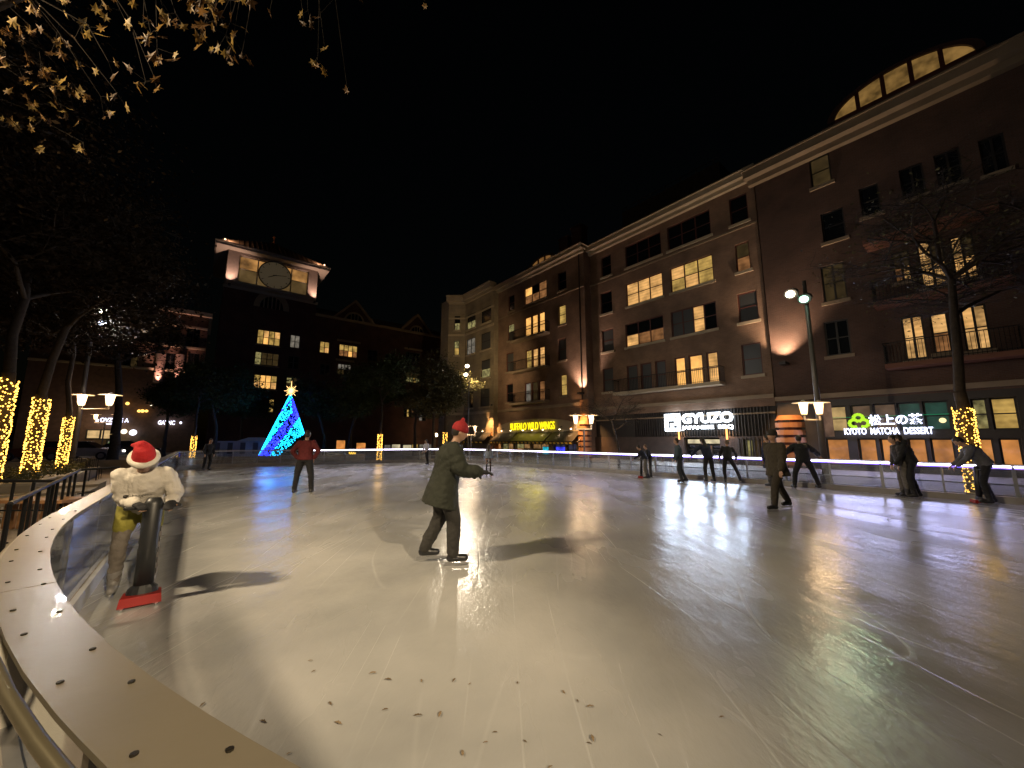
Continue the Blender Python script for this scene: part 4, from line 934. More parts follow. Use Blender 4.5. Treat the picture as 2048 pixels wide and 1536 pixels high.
# ---- left far building with pale bands and two pink wall lights
FL = Facade(AX*60, BX, -AX)
lb = thing('banded_building', 'dark building with pale bands and two pink wall lights at the far left', 'building', FL.P(U(FL, 350), 0, 0))
l0, l1 = U(FL, 60, 700), U(FL, 411, 700); zL = Zf(FL, 370, 629); print('left far', l0, l1, zL)
winL = [((335, 360, 648, 690), 2, 3, 'D'), ((372, 400, 652, 694), 2, 3, 'D'), ((296, 322, 645, 686), 2, 3, 'D'), ((330, 350, 706, 740), 2, 2, 'D'), ((375, 398, 706, 740), 2, 2, 'D'), ((250, 280, 640, 680), 2, 3, 'D'), ((246, 276, 705, 735), 2, 2, 'Db')]
rL = [(FL.rect(*w_[0]), *w_[1:]) for w_ in winL]
wl = mat('wall_umber', (.14, .085, .06), .85, var=.2)
sh = [(*sorted((U(FL, x0), U(FL, x1))), .1, 3.1) for x0, x1 in ((176, 200), (203, 226))]
FL.wall(lb, wl, l0, l1, 0, zL, [r[0] for r in rL], .25)
for r, c_, rw, k in rL: window(FL, lb, r, c_, rw, k, frame=fr_dark)
b = MB(); FL.bx(b, l0, l1+.3, -10, .6, zL, zL+.5); b.build('cornice', trim, lb); bands(FL, lb, 'string_course', trim, [(l0, l1, .002, .2, zL-1.6, zL-1.35), (l0, l1, .002, .25, Zf(FL, 380, 698), Zf(FL, 380, 694)), (l0, l1, .002, .25, Zf(FL, 360, 745), Zf(FL, 360, 741))])
b = MB(); b.add([FL.P(l1, 0, 0), FL.P(l1, -8, 0), FL.P(l1, -8, zL), FL.P(l1, 0, zL)], [(0, 1, 2, 3)]); b.build('end_wall', wl, lb)
for x in (318, 357):
    for k in range(4):
        b = MB(); u = U(FL, x, 745, .2); z0 = Zf(FL, x, 765, .2)+k*.85; b.tube(FL.P(u, .25, z0), FL.P(u, .25, z0+.78), .42, n=14); b.build('column_drum', mat('column_pale', (.45, .33, .27), .6), lb)
    uplight(FL, lb, u, Zf(FL, x, 770), 900, (1, .50, .38), 1.1, 60, reach=6)
P_['A'] = lit_pane('pane_awning_lit', (.70, .46, .20), 1.0, .35, 0, 2)
row_shops(FL, lb, [(174, 200, 861, 876, 'A'), (202, 226, 861, 877, 'A'), (252, 262, 885, 905, 'x'), (268, 276, 888, 902, 'g'), (214, 226, 882, 900, 'w')])  # first two are lit awning strips, their light put in as emission
lsg = thing('lit_sign', 'white lit shop name above the warm striped awnings at the far left', 'sign', FL.P(U(FL, 225), .3, Zf(FL, 225, 845)))
sgw = glow('sign_far_white', (.80, .80, 1.0), 2.6)
place_text(FL, lsg, 'OVZABE A', U(FL, 200, 840, .3), U(FL, 258, 840, .3), Zf(FL, 228, 844.5, .3), Zf(FL, 228, 836, .3), .3, sgw, bold=.03)
b = MB(); u0, u1 = U(FL, 212, 850, .3), U(FL, 236, 850, .3); FL.bx(b, u0, u1, .25, .33, Zf(FL, 224, 849, .3), Zf(FL, 224, 847, .3)); b.build('underline', sgw, lsg)
b = MB(); FL.bx(b, U(FL, 190.5, 842, .3), U(FL, 197, 842, .3), .25, .33, Zf(FL, 194, 843.5, .3), Zf(FL, 194, 838.5, .3)); b.build('logo', sgw, lsg)
lsg2 = thing('lit_sign', 'short white lit shop name at the far left, right of the longer one', 'sign', FL.P(U(FL, 335), .3, Zf(FL, 335, 850)))
place_text(FL, lsg2, 'GATNC', U(FL, 316, 845, .3), U(FL, 350, 845, .3), Zf(FL, 335, 849.5, .3), Zf(FL, 335, 841, .3), .3, sgw, bold=.03)
place_text(FL, lsg2, '•', U(FL, 359, 845, .3), U(FL, 364, 845, .3), Zf(FL, 361, 848, .3), Zf(FL, 361, 843, .3), .3, sgw)
for x, y, r_, m_ in ((255, 807, .17, 'amber'), (285, 822, .18, 'amber'), (278, 822, .16, 'amber'), (293, 822, .15, 'amber'), (302, 810, .10, 'pale'), (248, 863, .26, 'pale'), (266, 865, .32, 'white'), (290, 708, .14, 'pale'), (243, 890, .2, 'pale')):
    wall_lamp(FL, lb, x, y, r_, glow('wl_'+m_, {'amber': (1, .55, .12), 'pale': (1, .85, .6), 'white': (.9, .9, 1)}[m_], 2.5))
lamp('shop_spill', 'POINT', FL.P(U(FL, 215), 2.5, 3.4), 120, (1, .7, .4), lb, size=.5)
gb = MB(); gb.ball(FL.P(U(FL, 231, 891, 1.2), 1.2, Zf(FL, 231, 891, 1.2)), (.62, .62, .62), 12, 8); tag(gb.build('green_lamp_globe', glow('green_globe', (.10, .48, .01), .9)), 'round bright green illuminated sign ball at the far left behind the parked cars', 'sign')
for L in ('amber_lamp',): pass

# ---- building along the left side
FD = Facade(BX*-15.5, AX, BX)
ld = thing('shop_building', 'dark building along the left with tall pale windows and orange-lit doors behind the wrapped trees', 'building', FD.P(30, 0, 0))
wD = [((44, 63, 775, 832), 1, 3, 'v'), ((66, 95, 776, 834), 2, 3, 'v'), ((98, 112, 778, 836), 1, 3, 'v'), ((35, 52, 845, 905), 1, 2, 'zA'), ((55, 63, 847, 878), 1, 1, 'z')]
P_['v'] = lit_pane('pane_grey_lit', (.24, .225, .20), 1.0, .35, 0, 1.2)
rD = [(FD.rect(*w_[0]), *w_[1:]) for w_ in wD]; print('left wall', rD[0][0], rD[2][0])
FD.wall(ld, wl, 8, 46, 0, 7.2, [r[0] for r in rD], .25)
for r, c_, rw, k in rD: window(FD, ld, r, c_, rw, k, frame=fr_dark, d=-.2)
b = MB(); FD.bx(b, 8, 46, -10, 0.3, 7.2, 7.6); FD.bx(b, 45.8, 46, -10, -.002, 0, 7.2); b.build('roof', roofm, ld)
# ------------------------------------------------------------------ floodlight poles and lanterns
mat('hood_pale', (.55, .48, .38), .5)
WARM = (1.0, .78, .50)
lens_w = glow('flood_lens', (1.0, .86, .62), 22); lens_g = glow('flood_lens_cool', (.50, 1.0, .72), 6); lant = glow('lantern_glass', (1.0, .66, .36), 5.5)
def flood_pole(base, label, h, heads, target, pr=.09, watts=0, lens=(lens_w, lens_w), angle=150):
    t = thing('floodlight_pole', label, 'street lamp', base, 'tall floodlight poles around the rink'); B = Vector(base)
    b = MB(); b.tube(B, B+ZX*h, pr, pr*.55, 12); b.build('pole', polemetal, t, smooth=True)
    b = MB(); b.tube(B, B+ZX*.35, pr*2, pr*1.4, 12); b.build('base', polemetal, t)
    for k, (off, c_) in enumerate(heads):
        p = B+Vector(off)+ZX*0; p = B+Vector(off)
        b = MB(); b.tube(B+ZX*(off[2]-.25), p, .03, n=6); b.build('bracket', polemetal, t)
        dr = (Vector(target)-p).normalized(); M = dr.to_track_quat('Z', 'Y').to_matrix()
        b = MB(); b.loft([(p-dr*.22, .09, .09, M), (p-dr*.10, .20, .17, M), (p+dr*.08, .25, .20, M)], 14, cap=True); hd = b.build('lamp_head', polemetal, t, smooth=False)
        b = MB(); b.ball(p+dr*.10, (.16, .13, .06), 12, 8, M); b.build('lens', lens[k % 2], hd, smooth=True)
        if watts: lamp('floodlight', 'SPOT', p+dr*.22, watts*(1 if k == 0 else .8), c_, hd, target, .16, angle, .85)
    return t
def lantern(parent, p, s=1.0, light=14):
    p = Vector(p); b = MB(); b.tube(p+ZX*.20*s, p+ZX*.235*s, .40*s, .36*s, 20); b.tube(p+ZX*.235*s, p+ZX*.33*s, .12*s, .04*s, 10); c_ = b.build('lantern_hood', mat('hood_pale', (.55, .48, .38), .5), parent)
    b = MB(); b.tube(p-ZX*.24*s, p+ZX*.20*s, .09*s, .15*s, 10); b.build('lantern_glass', lant, c_)
    b = MB()
    for k in range(4): a = math.pi/4+k*math.pi/2; b.tube(p+Vector((math.cos(a)*.10*s, math.sin(a)*.10*s, -.26*s)), p+Vector((math.cos(a)*.165*s, math.sin(a)*.165*s, .2*s)), .012*s, n=4)
    b.tube(p-ZX*.29*s, p-ZX*.24*s, .10*s, n=10); b.build('lantern_frame', mat('hood_pale', ()), c_)
    if light: lamp('lantern_light', 'POINT', p+ZX*.02-Vector((p.x, p.y, 0)).normalized()*.22, light, (1, .66, .36), c_, size=.12)
rinkc = W(9, 7, 0)
# far left pole with two lanterns
p1 = far(150, 17); v_l = Vector((1, 0, 0))
L1 = flood_pole(p1, 'tall floodlight pole with two pale lanterns between the wrapped trees at the left', 7.6, [((.25, 0, 7.55), (1, .88, .70)), ((.35, 0, 6.95), (.86, .88, 1.0))], W(12, 6, 0), pr=.11, watts=4600, angle=125, lens=(lens_w, glow('lens_blue', (.75, .78, 1), 16)))
hl = .1*17
for x in (138, 195):
    q = far(x+13, 17); q.z = CAMH+ray(x, 798).z*17; b = MB(); b.tube(Vector((p1.x, p1.y, q.z-.42)), Vector((q.x, q.y, q.z-.42)), .03, n=6); b.tube(Vector((q.x, q.y, q.z-.42)), Vector((q.x, q.y, q.z-.28)), .03, n=6); b.build('arm', mat('hood_pale', ()), L1)
    lantern(L1, q, 1.0, 90)
# second, far pole in front of the cream corner
p2 = far(936, 31)
z2a, z2b = CAMH+ray(932, 728).z*31, CAMH+ray(929, 746).z*31
L2 = flood_pole(p2, 'tall slim floodlight pole in front of the cream corner building', z2a+.05, [((-.15, -.1, z2a), (1, .86, .66)), ((-.25, -.1, z2b), (1, .86, .66))], W(12, 7, 0), pr=.07, watts=700, lens=(glow('lens_far', (1, .80, .50), 22),)*2)
lamp('facade_fill', 'SPOT', p2+Vector((.3, .5, z2b)), 2600, (1, .70, .38), L2, F1.P(38, 0, 9), .2, 95, .9)  # added spot without a lamp head, brightens the cream corner front
# third pole on the right with green tinted second lamp and two lanterns
p3 = W(2.9+0, 0, 0); p3 = far(1644, 13.6)
z3a = CAMH+ray(1575, 571).z*13.6; z3b = CAMH+ray(1600, 583).z*13.6; print('pole3', p3, z3a)
L3 = flood_pole(p3, 'tall floodlight pole with a greenish lamp and two lanterns right of the rink', z3a+.5, [((-.55, -.05, z3a), WARM), ((-.10, -.1, z3b), (.50, 1.0, .62))], W(8, 6, 0), pr=.11, watts=170, lens=(lens_w, lens_g))
for x in (1614, 1645):
    q = far(x, 13.4); q.z = CAMH+ray(x, 815).z*13.4; b = MB(); b.tube(Vector((p3.x, p3.y, q.z-.42)), Vector((q.x, q.y, q.z-.42)), .03, n=6); b.tube(Vector((q.x, q.y, q.z-.42)), Vector((q.x, q.y, q.z-.28)), .03, n=6); b.build('arm', mat('hood_pale', ()), L3)
    lantern(L3, q, .85, 30)
b = MB(); q = p3+ZX*2.3; b.box(-.02, .02, -.28, .28, -.6, .6, lambda x, y, z: q+Vector((.18+y*.9, -.02+x, z))); b.build('banner', mat('banner_grey', (.30, .26, .32), .6, var=.4, scale=3), L3)
# the pole on the near left, beside the photographer: its light throws the skaters' shadows
p4 = Vector((-8.6, .6, 0))
L4 = flood_pole(p4, 'tall floodlight pole just left of the photographer', 8.6, [((.3, .1, 8.5), WARM), ((.3, .1, 7.9), WARM)], W(8.5, 6, 0), pr=.11, watts=2700, angle=90)
p5 = Vector((7.6, -7.2, 0))
L5 = flood_pole(p5, 'tall floodlight pole behind the photographer', 7.8, [((-.2, .3, 7.7), WARM)], Vector((-3.8, 4.6, 0)), pr=.11, watts=9000, angle=31)
# double lantern in the middle right and the one behind the middle skater
def double_lantern(base, label, zc_, w_, s=1.0, pr=.05):
    t = thing('double_lantern', label, 'street lamp', base, 'lantern posts beyond the rink'); B = Vector(base)
    b = MB(); b.tube(B, B+ZX*(zc_-.55), pr, n=10); b.tube(B, B+ZX*.3, pr*1.8, pr*1.2, 10); b.build('post', polemetal, t)
    b = MB(); b.tube(B+Vector((-w_, 0, zc_-.55)), B+Vector((w_, 0, zc_-.55)), .04, n=6)
    for s_ in (-w_, w_): b.tube(B+Vector((s_, 0, zc_-.57)), B+Vector((s_, 0, zc_-.25)), .03, n=6)
    b.build('cross_arm', mat('hood_pale', ()), t)
    for s_ in (-w_, w_): lantern(t, B+Vector((s_, 0, zc_)), s, 45)
    return t
pm = far(1168, 20.6); double_lantern(pm, 'double lantern on a slim post before the striped column right of the awnings', CAMH+ray(1168, 838).z*20.6, .42, .95)
ps = far(942, 30); double_lantern(ps, 'small lantern post behind the skater in the red beanie', CAMH+ray(942, 856).z*30, .30, .7)
ps = far(205, 34); double_lantern(ps, 'distant lantern post under the long white shop name at the left', CAMH+ray(205, 833).z*34, .9, .9)

# ------------------------------------------------------------------ trees
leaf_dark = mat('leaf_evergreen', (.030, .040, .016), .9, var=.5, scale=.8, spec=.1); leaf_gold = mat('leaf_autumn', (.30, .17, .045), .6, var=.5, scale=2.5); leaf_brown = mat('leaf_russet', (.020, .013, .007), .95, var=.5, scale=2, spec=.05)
leaf_olive = mat('leaf_olive', (.075, .068, .02), .6, var=.4, scale=2)
def tree(label, base, h, trunk_r, spread, clear, seed, leafmat=None, nleaf=3000, ls=.07, levels=4, group=None, name='tree', lean=(0, 0), wrap=None, wrap_r=None, droop=0, kind='leaf', cat='tree', limbs=5, crown=None):
    r = random.Random(seed); t = thing(name, label, cat, base, group); B = Vector(base); tips = []
    b = MB(); segs = []
    def grow(p, d, L, rd, lv):
        n = 3 if lv < levels else 2; q = p
        for k in range(n):
            d2 = (d+Vector((r.gauss(0, .12), r.gauss(0, .12), r.gauss(0, .10)-droop*lv*.05))).normalized(); e = q+d2*(L/n); r1 = rd*(1-.22*(k+1)/n*1.6)
            b.tube(q, e, rd*(1-.3*k/n), rd*(1-.3*(k+1)/n), 7 if lv < 2 else 4, cap=False); q, d = e, d2
            if lv >= levels-1: tips.append((q.copy(), d.copy(), lv))
            if lv < levels and k >= (1 if lv == 0 else 0):
                for _ in range(limbs if lv == 0 and k == n-1 else (2 if r.random() < .75 else 1)):
                    a = r.uniform(0, 2*math.pi); up = r.uniform(.35, 1.0) if lv == 0 else r.uniform(.5, 1.0)
                    side = Vector((math.cos(a), math.sin(a), 0)); nd = (d*up*.8+side*r.uniform(.6, 1.1)*spread).normalized()
                    grow(q, nd, L*r.uniform(.55, .72), rd*.7*r.uniform(.55, .75), lv+1)
    top = B+Vector((lean[0], lean[1], clear)); n = 5; q = B
    for k in range(n): e = B.lerp(top, (k+1)/n)+Vector((r.gauss(0, .02), r.gauss(0, .02), 0)); b.tube(q, e, trunk_r*(1.25-.35*k/n if k else 1.45), trunk_r*(1.25-.35*(k+1)/n), 12, cap=False); q = e
    grow(q, (top-B).normalized(), (h-clear)*.45, trunk_r*.85, 0)
    b.build('trunk', bark, t, smooth=True)
    if leafmat:
        V = []; F = []; N = len(tips)
        for k in range(nleaf):
            tp, d, lv = tips[r.randrange(N)]; s_ = ls*r.uniform(.6, 1.3); g_ = .22*(h/6)
            c_ = tp+Vector((r.gauss(0, g_), r.gauss(0, g_), r.gauss(0, g_*.8)))
            if crown and not crown(c_): continue
            e = Euler((r.uniform(0, 6.3), r.uniform(0, 6.3), r.uniform(0, 6.3))).to_matrix(); o = len(V)
            V += [tuple(c_+e@Vector(v)) for v in ((0, -s_, 0), (s_*.45, -s_*.1, s_*.12), (0, s_, 0), (-s_*.45, -s_*.1, s_*.12))]; F += [(o, o+1, o+2), (o, o+2, o+3)]
        m_ = MB(); m_.v, m_.f, m_.m = V, F, [0]*len(F); tag(m_.build('crown', leafmat, t), kind='stuff')
    if wrap:
        z0, z1, n_, br = wrap; m_ = MB(); wr = MB(); turns = (z1-z0)/.085; L = []
        for k in range(n_):
            f = k/n_; z = z0+(z1-z0)*f; a = f*turns*2*math.pi+r.gauss(0, .25); rr_ = (wrap_r or trunk_r*1.25)*r.uniform(1.0, 1.12)
            c_ = B.lerp(top, z/clear)+Vector((math.cos(a)*rr_, math.sin(a)*rr_, r.gauss(0, .035))); c_.z = B.z+z+r.gauss(0, .03); m_.octa(c_, br*r.uniform(.75, 1.2)); L.append(c_)
        tag(m_.build('string_lights', bulb, t), kind='stuff')
        for k in range(0, len(L)-1, 2): wr.tube(L[k], L[k+1], .006, n=3, cap=False)
        tag(wr.build('light_cord', darkmetal, t), kind='stuff')
        for zz in (.25, .75):
            c_ = B.lerp(top, 0)+ZX*(z0+(z1-z0)*zz); dv = Vector((-c_.x, -c_.y, 0)).normalized(); lamp('string_glow', 'POINT', c_+dv*((wrap_r or trunk_r)*1.3+.35), 9, (1, .58, .16), t, size=.2)
    return t
G_w = 'trees with light-wrapped trunks around the square'
def pl(x, y, t): return far(x, t)
# planters under the left trees
stone_pl = mat('planter_stone', (.30, .25, .19), .8, var=.2, scale=2)
shrubm = mat('shrub_leaf', (.05, .055, .025), .7, var=.5, scale=2)
def planter(c, sx, sy, h, label, seed):
    t = thing('planter', label, 'planter', c, 'stone planters left of the rink'); c = Vector(c); b = MB()
    b.box(-sx, sx, -sy, sy, 0, h, lambda x, y, z: c+AX*x+BX*y+ZX*z); b.build('wall', stone_pl, t)
    b = MB(); b.box(-sx-.05, sx+.05, -sy-.05, sy+.05, h+.001, h+.07, lambda x, y, z: c+AX*x+BX*y+ZX*z); b.build('coping', mat('coping', (.38, .33, .25), .7, var=.1), t)
    r = random.Random(seed); V = MB()
    for k in range(900):
        p = c+AX*r.uniform(-sx+.1, sx-.1)+BX*r.uniform(-sy+.1, sy-.1)+ZX*(h+.07+abs(r.gauss(0, .12))); s_ = r.uniform(.03, .07); e = Euler((r.uniform(-1, 1), r.uniform(-1, 1), r.uniform(0, 6.3))).to_matrix()
        V.add([p+e@Vector(v) for v in ((0, -s_, 0), (s_*.5, 0, .02), (0, s_, 0), (-s_*.5, 0, .02))], [(0, 1, 2, 3)])
    tag(V.build('ground_cover', shrubm, t), kind='stuff'); return t
PA = far(70, 12.8); PB = far(131, 15.6); P0 = far(-6, 10.8)
planter(PA, 1.4, 1.1, .38, 'low stone planter at the foot of the brightest wrapped tree', 1); planter(PB, 1.0, .9, .36, 'low stone planter at the foot of the slimmer wrapped tree', 2)
planter(P0, 1.2, 1.0, .38, 'low stone planter at the left edge of the photo', 6)
tree('big tree with a thick trunk wrapped in golden lights, second from the left edge', PA, 11, .15, .9, 3.1, 11, leaf_brown, 12000, .09, 5, G_w, wrap=(.45, 2.98, 520, .024), wrap_r=.19)
tree('tree with a slimmer light-wrapped trunk left of the tall pole', PB, 10.5, .11, .95, 2.8, 12, leaf_brown, 10000, .09, 5, G_w, wrap=(.42, 2.5, 400, .024), wrap_r=.15)
tree('tree with a light-wrapped trunk cut by the left edge of the photo', P0, 11, .15, .9, 3.5, 13, leaf_brown, 12000, .09, 5, G_w, wrap=(.5, 3.3, 480, .024), wrap_r=.19)
for x, t_, z1, sd, lab, n_ in ((388, 30, 1.85, 14, 'distant tree with a light-wrapped trunk behind the far left of the barrier', 150), (760, 29.5, 2.0, 15, 'distant tree with a light-wrapped trunk behind the middle of the far barrier', 150), (890, 33, 2.2, 16, 'distant tree with a light-wrapped trunk just left of the skater in the red beanie', 130)):
    tree(lab, far(x, t_), 9.0, .11, .9, 2.6, sd, leaf_dark if x != 890 else leaf_olive, 9000, .10, 5, G_w, wrap=(.05, z1, n_, .032), wrap_r=.16)
PF = W(1.0, 17.3); PF = far(1936, 11.3); print('PF', PF.dot(AX), PF.dot(BX))
tree('nearly bare tree with a light-wrapped trunk on the right in front of the dessert shop', PF, 11.0, .15, 1.2, 3.0, 21, leaf_olive, 1900, .055, 5, G_w, wrap=(.05, 2.55, 500, .020), wrap_r=.20, limbs=6)
# dark park trees before the far blocks
G_p = 'dark trees in the square beyond the rink'
for x, t_, h_, sd, lab, nl, lm in ((430, 34, 8.5, 31, 'dense dark evergreen tree left of the glowing cone tree', 15000, leaf_dark), (700, 35, 8.8, 32, 'dense dark tree right of the man in the red jacket', 15000, leaf_dark), (650, 39, 8.6, 33, 'dark tree standing just right of the glowing cone tree', 9000, leaf_dark),
                                   (830, 38, 8.0, 34, 'olive tree in front of the gabled building', 8000, leaf_olive), (330, 36, 8.0, 35, 'dark tree behind the girl in the red cap', 9000, leaf_dark), (482, 44, 8.8, 36, 'dark tree in front of the clock tower', 9000, leaf_dark), (868, 33, 6.8, 37, 'yellow-green lit tree left of the slim floodlight pole', 4500, leaf_olive)):
    tree(lab, far(x, t_), h_, .16, 1.0, 1.9, sd, lm, nl, .13, 5, G_p)
tree('tall dark tree rising behind the wrapped trees at the left', far(230, 23), 13.5, .22, 1.0, 3.2, 41, leaf_brown, 16000, .11, 5, G_p)
tree('small bare ornamental tree left of the white barbecue sign', far(1236, 20.5), 4.6, .06, .7, 1.0, 51, leaf_olive, 700, .03, 5)
# the tree overhead: trunk just outside the left edge, golden leaves hanging into the picture
def overhead():
    r = random.Random(77); base = Vector((-9.4, 4.4, 0)); t = thing('tree', 'autumn tree with big golden leaves hanging into the top left of the photo', 'tree', base)
    b = MB(); q = base
    for k in range(6): e = base+Vector((.06*k, .02*k, .75*(k+1))); b.tube(q, e, .24-.018*k, .222-.018*k, 12, cap=False); q = e
    fork = q; mains = []
    for px_, py_, t_ in ((120, -420, 7.0), (40, 120, 8.4), (330, -150, 5.6), (620, -160, 5.0), (20, 330, 9.2), (190, 330, 9.6)):
        d = ray(px_, py_)*t_+ZX*CAMH; n = 9; P = []
        for k in range(n+1): f = k/n; P.append(fork.lerp(d, f)+Vector((0, 0, math.sin(f*math.pi)*1.2))+Vector((r.gauss(0, .10), r.gauss(0, .10), r.gauss(0, .07)))*(0 < k < n))
        for k in range(n): b.tube(P[k], P[k+1], .085*(1-k/n)+.010, .085*(1-(k+1)/n)+.010, 7, cap=False)
        mains.append(P)
    pts = [p for P in mains for p in P[2:]]
    star = [(0, -.5), (.10, -.22), (.42, -.30), (.26, -.02), (.5, .18), (.2, .18), (0, .62), (-.2, .18), (-.5, .18), (-.26, -.02), (-.42, -.30), (-.10, -.22)]
    LMs = []
    for k in range(4):
        m = MB(); vs = [(x*(1 if k % 2 else .75), y, .10*abs(x)+.05*math.sin(5*y+k)) for x, y in star]; vs.append((0, .05, -.04)); m.add(vs, [(i, (i+1) % 12, 12) for i in range(12)])
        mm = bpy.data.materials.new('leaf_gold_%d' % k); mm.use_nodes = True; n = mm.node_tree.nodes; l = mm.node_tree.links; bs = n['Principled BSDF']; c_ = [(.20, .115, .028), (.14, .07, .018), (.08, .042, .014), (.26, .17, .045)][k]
        bs.inputs['Base Color'].default_value = (*c_, 1); bs.inputs['Roughness'].default_value = .6; tl_ = n.new('ShaderNodeBsdfTranslucent'); tl_.inputs[0].default_value = (*c_, 1); mx = n.new('ShaderNodeMixShader'); mx.inputs[0].default_value = .4
        l.new(bs.outputs[0], mx.inputs[1]); l.new(tl_.outputs[0], mx.inputs[2]); l.new(mx.outputs[0], n['Material Output'].inputs[0]); LMs.append(m.mesh('leaf', mm))
    T = [(60, 60, 5.5, 6), (110, 90, 5.5, 6), (30, 30, 5, 5), (160, 60, 5.2, 5), (100, 150, 5.5, 8), (150, 180, 5.6, 7), (200, 200, 5.5, 4), (60, 200, 6, 6), (120, 215, 6, 7), (80, 130, 5.6, 6), (215, 130, 5, 2), (230, 190, 5.2, 2), (300, 75, 4.6, 6), (285, 55, 4.6, 4), (313, 105, 4.6, 7),
         (290, 170, 5, 4), (310, 168, 5, 3), (318, 4, 4.5, 4), (350, 35, 4.5, 4), (390, 6, 4.4, 6), (412, 12, 4.4, 7), (400, 72, 4.5, 6), (440, 45, 4.4, 6), (465, 86, 4.5, 5), (450, 80, 4.5, 5), (484, 112, 4.6, 1), (495, 4, 4.4, 3), (615, 30, 4.4, 2), (606, 48, 4.4, 1), (635, 122, 4.6, 3), (648, 98, 4.6, 1), (693, 180, 4.8, 1),
         (670, 3, 4.3, 2), (706, 3, 4.3, 3), (240, 30, 5, 2), (165, 292, 5.8, 2), (10, 110, 5.5, 5), (35, 140, 5.6, 5), (15, 60, 5.2, 4), (130, 20, 5.2, 5), (60, 5, 5.2, 5), (200, 20, 5, 3), (260, 5, 4.8, 3), (160, 130, 5.6, 5), (110, 180, 5.7, 6), (850, 12, 4.3, 1), (460, 10, 4.4, 4), (425, 30, 4.4, 5), (540, 25, 4.5, 1), (90, 240, 6, 4), (30, 250, 6, 4), (70, 300, 6.2, 2)]
    tw = MB()
    for x, y, t_, n_ in T:
        c = ray(x, y)*t_+ZX*CAMH; near = min(pts, key=lambda p: (p-c).length); mid = near.lerp(c, .5)+Vector((r.gauss(0, .1), r.gauss(0, .1), .18)); e0 = c+Vector((0, 0, .06))
        tw.tube(near, mid, .007, .005, 5, cap=False); tw.tube(mid, e0, .005, .003, 4, cap=False)
        for k in range(n_):
            o = c+Vector((r.gauss(0, .10), r.gauss(0, .10), r.gauss(-.03, .07)))*(1 if n_ > 1 else 0); sc = r.uniform(.10, .17)
            M = Matrix.Translation(o)@Euler((r.uniform(.6, 2.4), r.uniform(-.8, .8), r.uniform(0, 6.3))).to_matrix().to_4x4()@Matrix.Diagonal((sc*.8, sc, sc, 1)); put('leaf', LMs[r.randrange(4)], t, M)
            tw.tube(e0, o, .0025, .002, 3, cap=False)
    b.build('trunk', bark, t, smooth=True); tag(tw.build('twigs', mat('twig_dark', (.012, .009, .006), .9, spec=.1), t), kind='stuff')
    m = MB()
    for k in range(15000):      # foliage mass behind the lit tips, its shade put into the dark leaf colour
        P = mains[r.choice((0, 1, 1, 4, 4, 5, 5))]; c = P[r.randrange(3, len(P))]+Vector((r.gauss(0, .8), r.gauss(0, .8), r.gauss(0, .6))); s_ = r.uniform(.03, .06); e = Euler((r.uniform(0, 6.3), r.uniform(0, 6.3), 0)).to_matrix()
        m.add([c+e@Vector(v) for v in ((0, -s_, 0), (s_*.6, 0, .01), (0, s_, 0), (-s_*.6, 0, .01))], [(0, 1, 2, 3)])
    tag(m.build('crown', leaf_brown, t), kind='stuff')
overhead()
tree('bare young tree with a slim trunk standing just behind the photographer', Vector((1.75, -.95, 0)), 6.5, .13, .6, 3.6, 81, None, 0, .05, 3)

# ------------------------------------------------------------------ glowing cone tree
ct = thing('christmas_tree', 'tall cone tree covered in cyan and deep blue lights with a golden star on top', 'christmas tree', far(574, 34.5))
cb = Vector(far(574, 34.5)); Hc = 5.7; Rc = 1.95
b = MB(); r = random.Random(9); V = MB()
V.loft([(cb+ZX*.35, Rc*.9, Rc*.9, Matrix.Identity(3)), (cb+ZX*Hc*.5, Rc*.44, Rc*.44, Matrix.Identity(3)), (cb+ZX*Hc*.97, .03, .03, Matrix.Identity(3))], 16)
for k in range(9000):
    f = 1-math.sqrt(r.random()); a = r.uniform(0, 6.2832); R_ = Rc*(1-f)*r.uniform(.82, 1.0); p = cb+Vector((math.cos(a)*R_, math.sin(a)*R_, .3+f*(Hc-.3))); o = Vector((math.cos(a), math.sin(a), -.25))
    s_ = .14; side = Vector((-math.sin(a), math.cos(a), r.uniform(-.4, .4))); V.add([p-side*s_*.2, p+side*s_*.2, p+o*s_*1.1], [(0, 1, 2)])
V.build('branches', leaf_dark, ct)
cy_, bl_ = MB(), MB()
aim = math.atan2(-cb.y, -cb.x)
for k in range(3400):
    f = 1-math.sqrt(r.random()); a = r.uniform(-math.pi, math.pi); R_ = (Rc+.05)*(1-f)+.03; th_ = aim+a
    p = cb+Vector((math.cos(th_)*R_, math.sin(th_)*R_, .25+f*(Hc-.25)))
    s_ = -a/math.pi*1.0      # -1..1 round the cone, 0 faces the rink
    v = f+(-.55)*(-s_)*(1-f*.3)          # diagonal bands
    v = f - .62*math.sin(a)*(1-f)*1.0
    if f-.38*math.sin(a)*(1-f) < .10 and math.sin(a) > -.75: continue
    q = cy_ if (v < .36 or (v > .62 and v < .86 and math.sin(a) < .35) or v >= .9) else bl_
    q.octa(p, .045)
tag(cy_.build('cyan_lights', glow('cyan_bulb', (.01, .50, 1.0), 6.5), ct), kind='stuff'); tag(bl_.build('blue_lights', glow('blue_bulb', (.02, .03, 1.0), 7.5), ct), kind='stuff')
lamp('tree_glow', 'POINT', cb+Vector((.3, -3.2, 2.4)), 120, (.08, .25, 1.0), ct, size=.6)
st = cb+ZX*(Hc+.3); star = MB()
for k in range(16):
    a = math.pi*2*k/16; L_ = .62 if k % 2 == 0 else .42
    if k == 4: L_ = .9
    star.tube(st, st+Vector((math.cos(a)*L_, 0, math.sin(a)*L_)), .035, .012, 5)
star.ball(st, .14, 10, 7); star.build('star', glow('star_gold', (1, .58, .20), 4), ct)
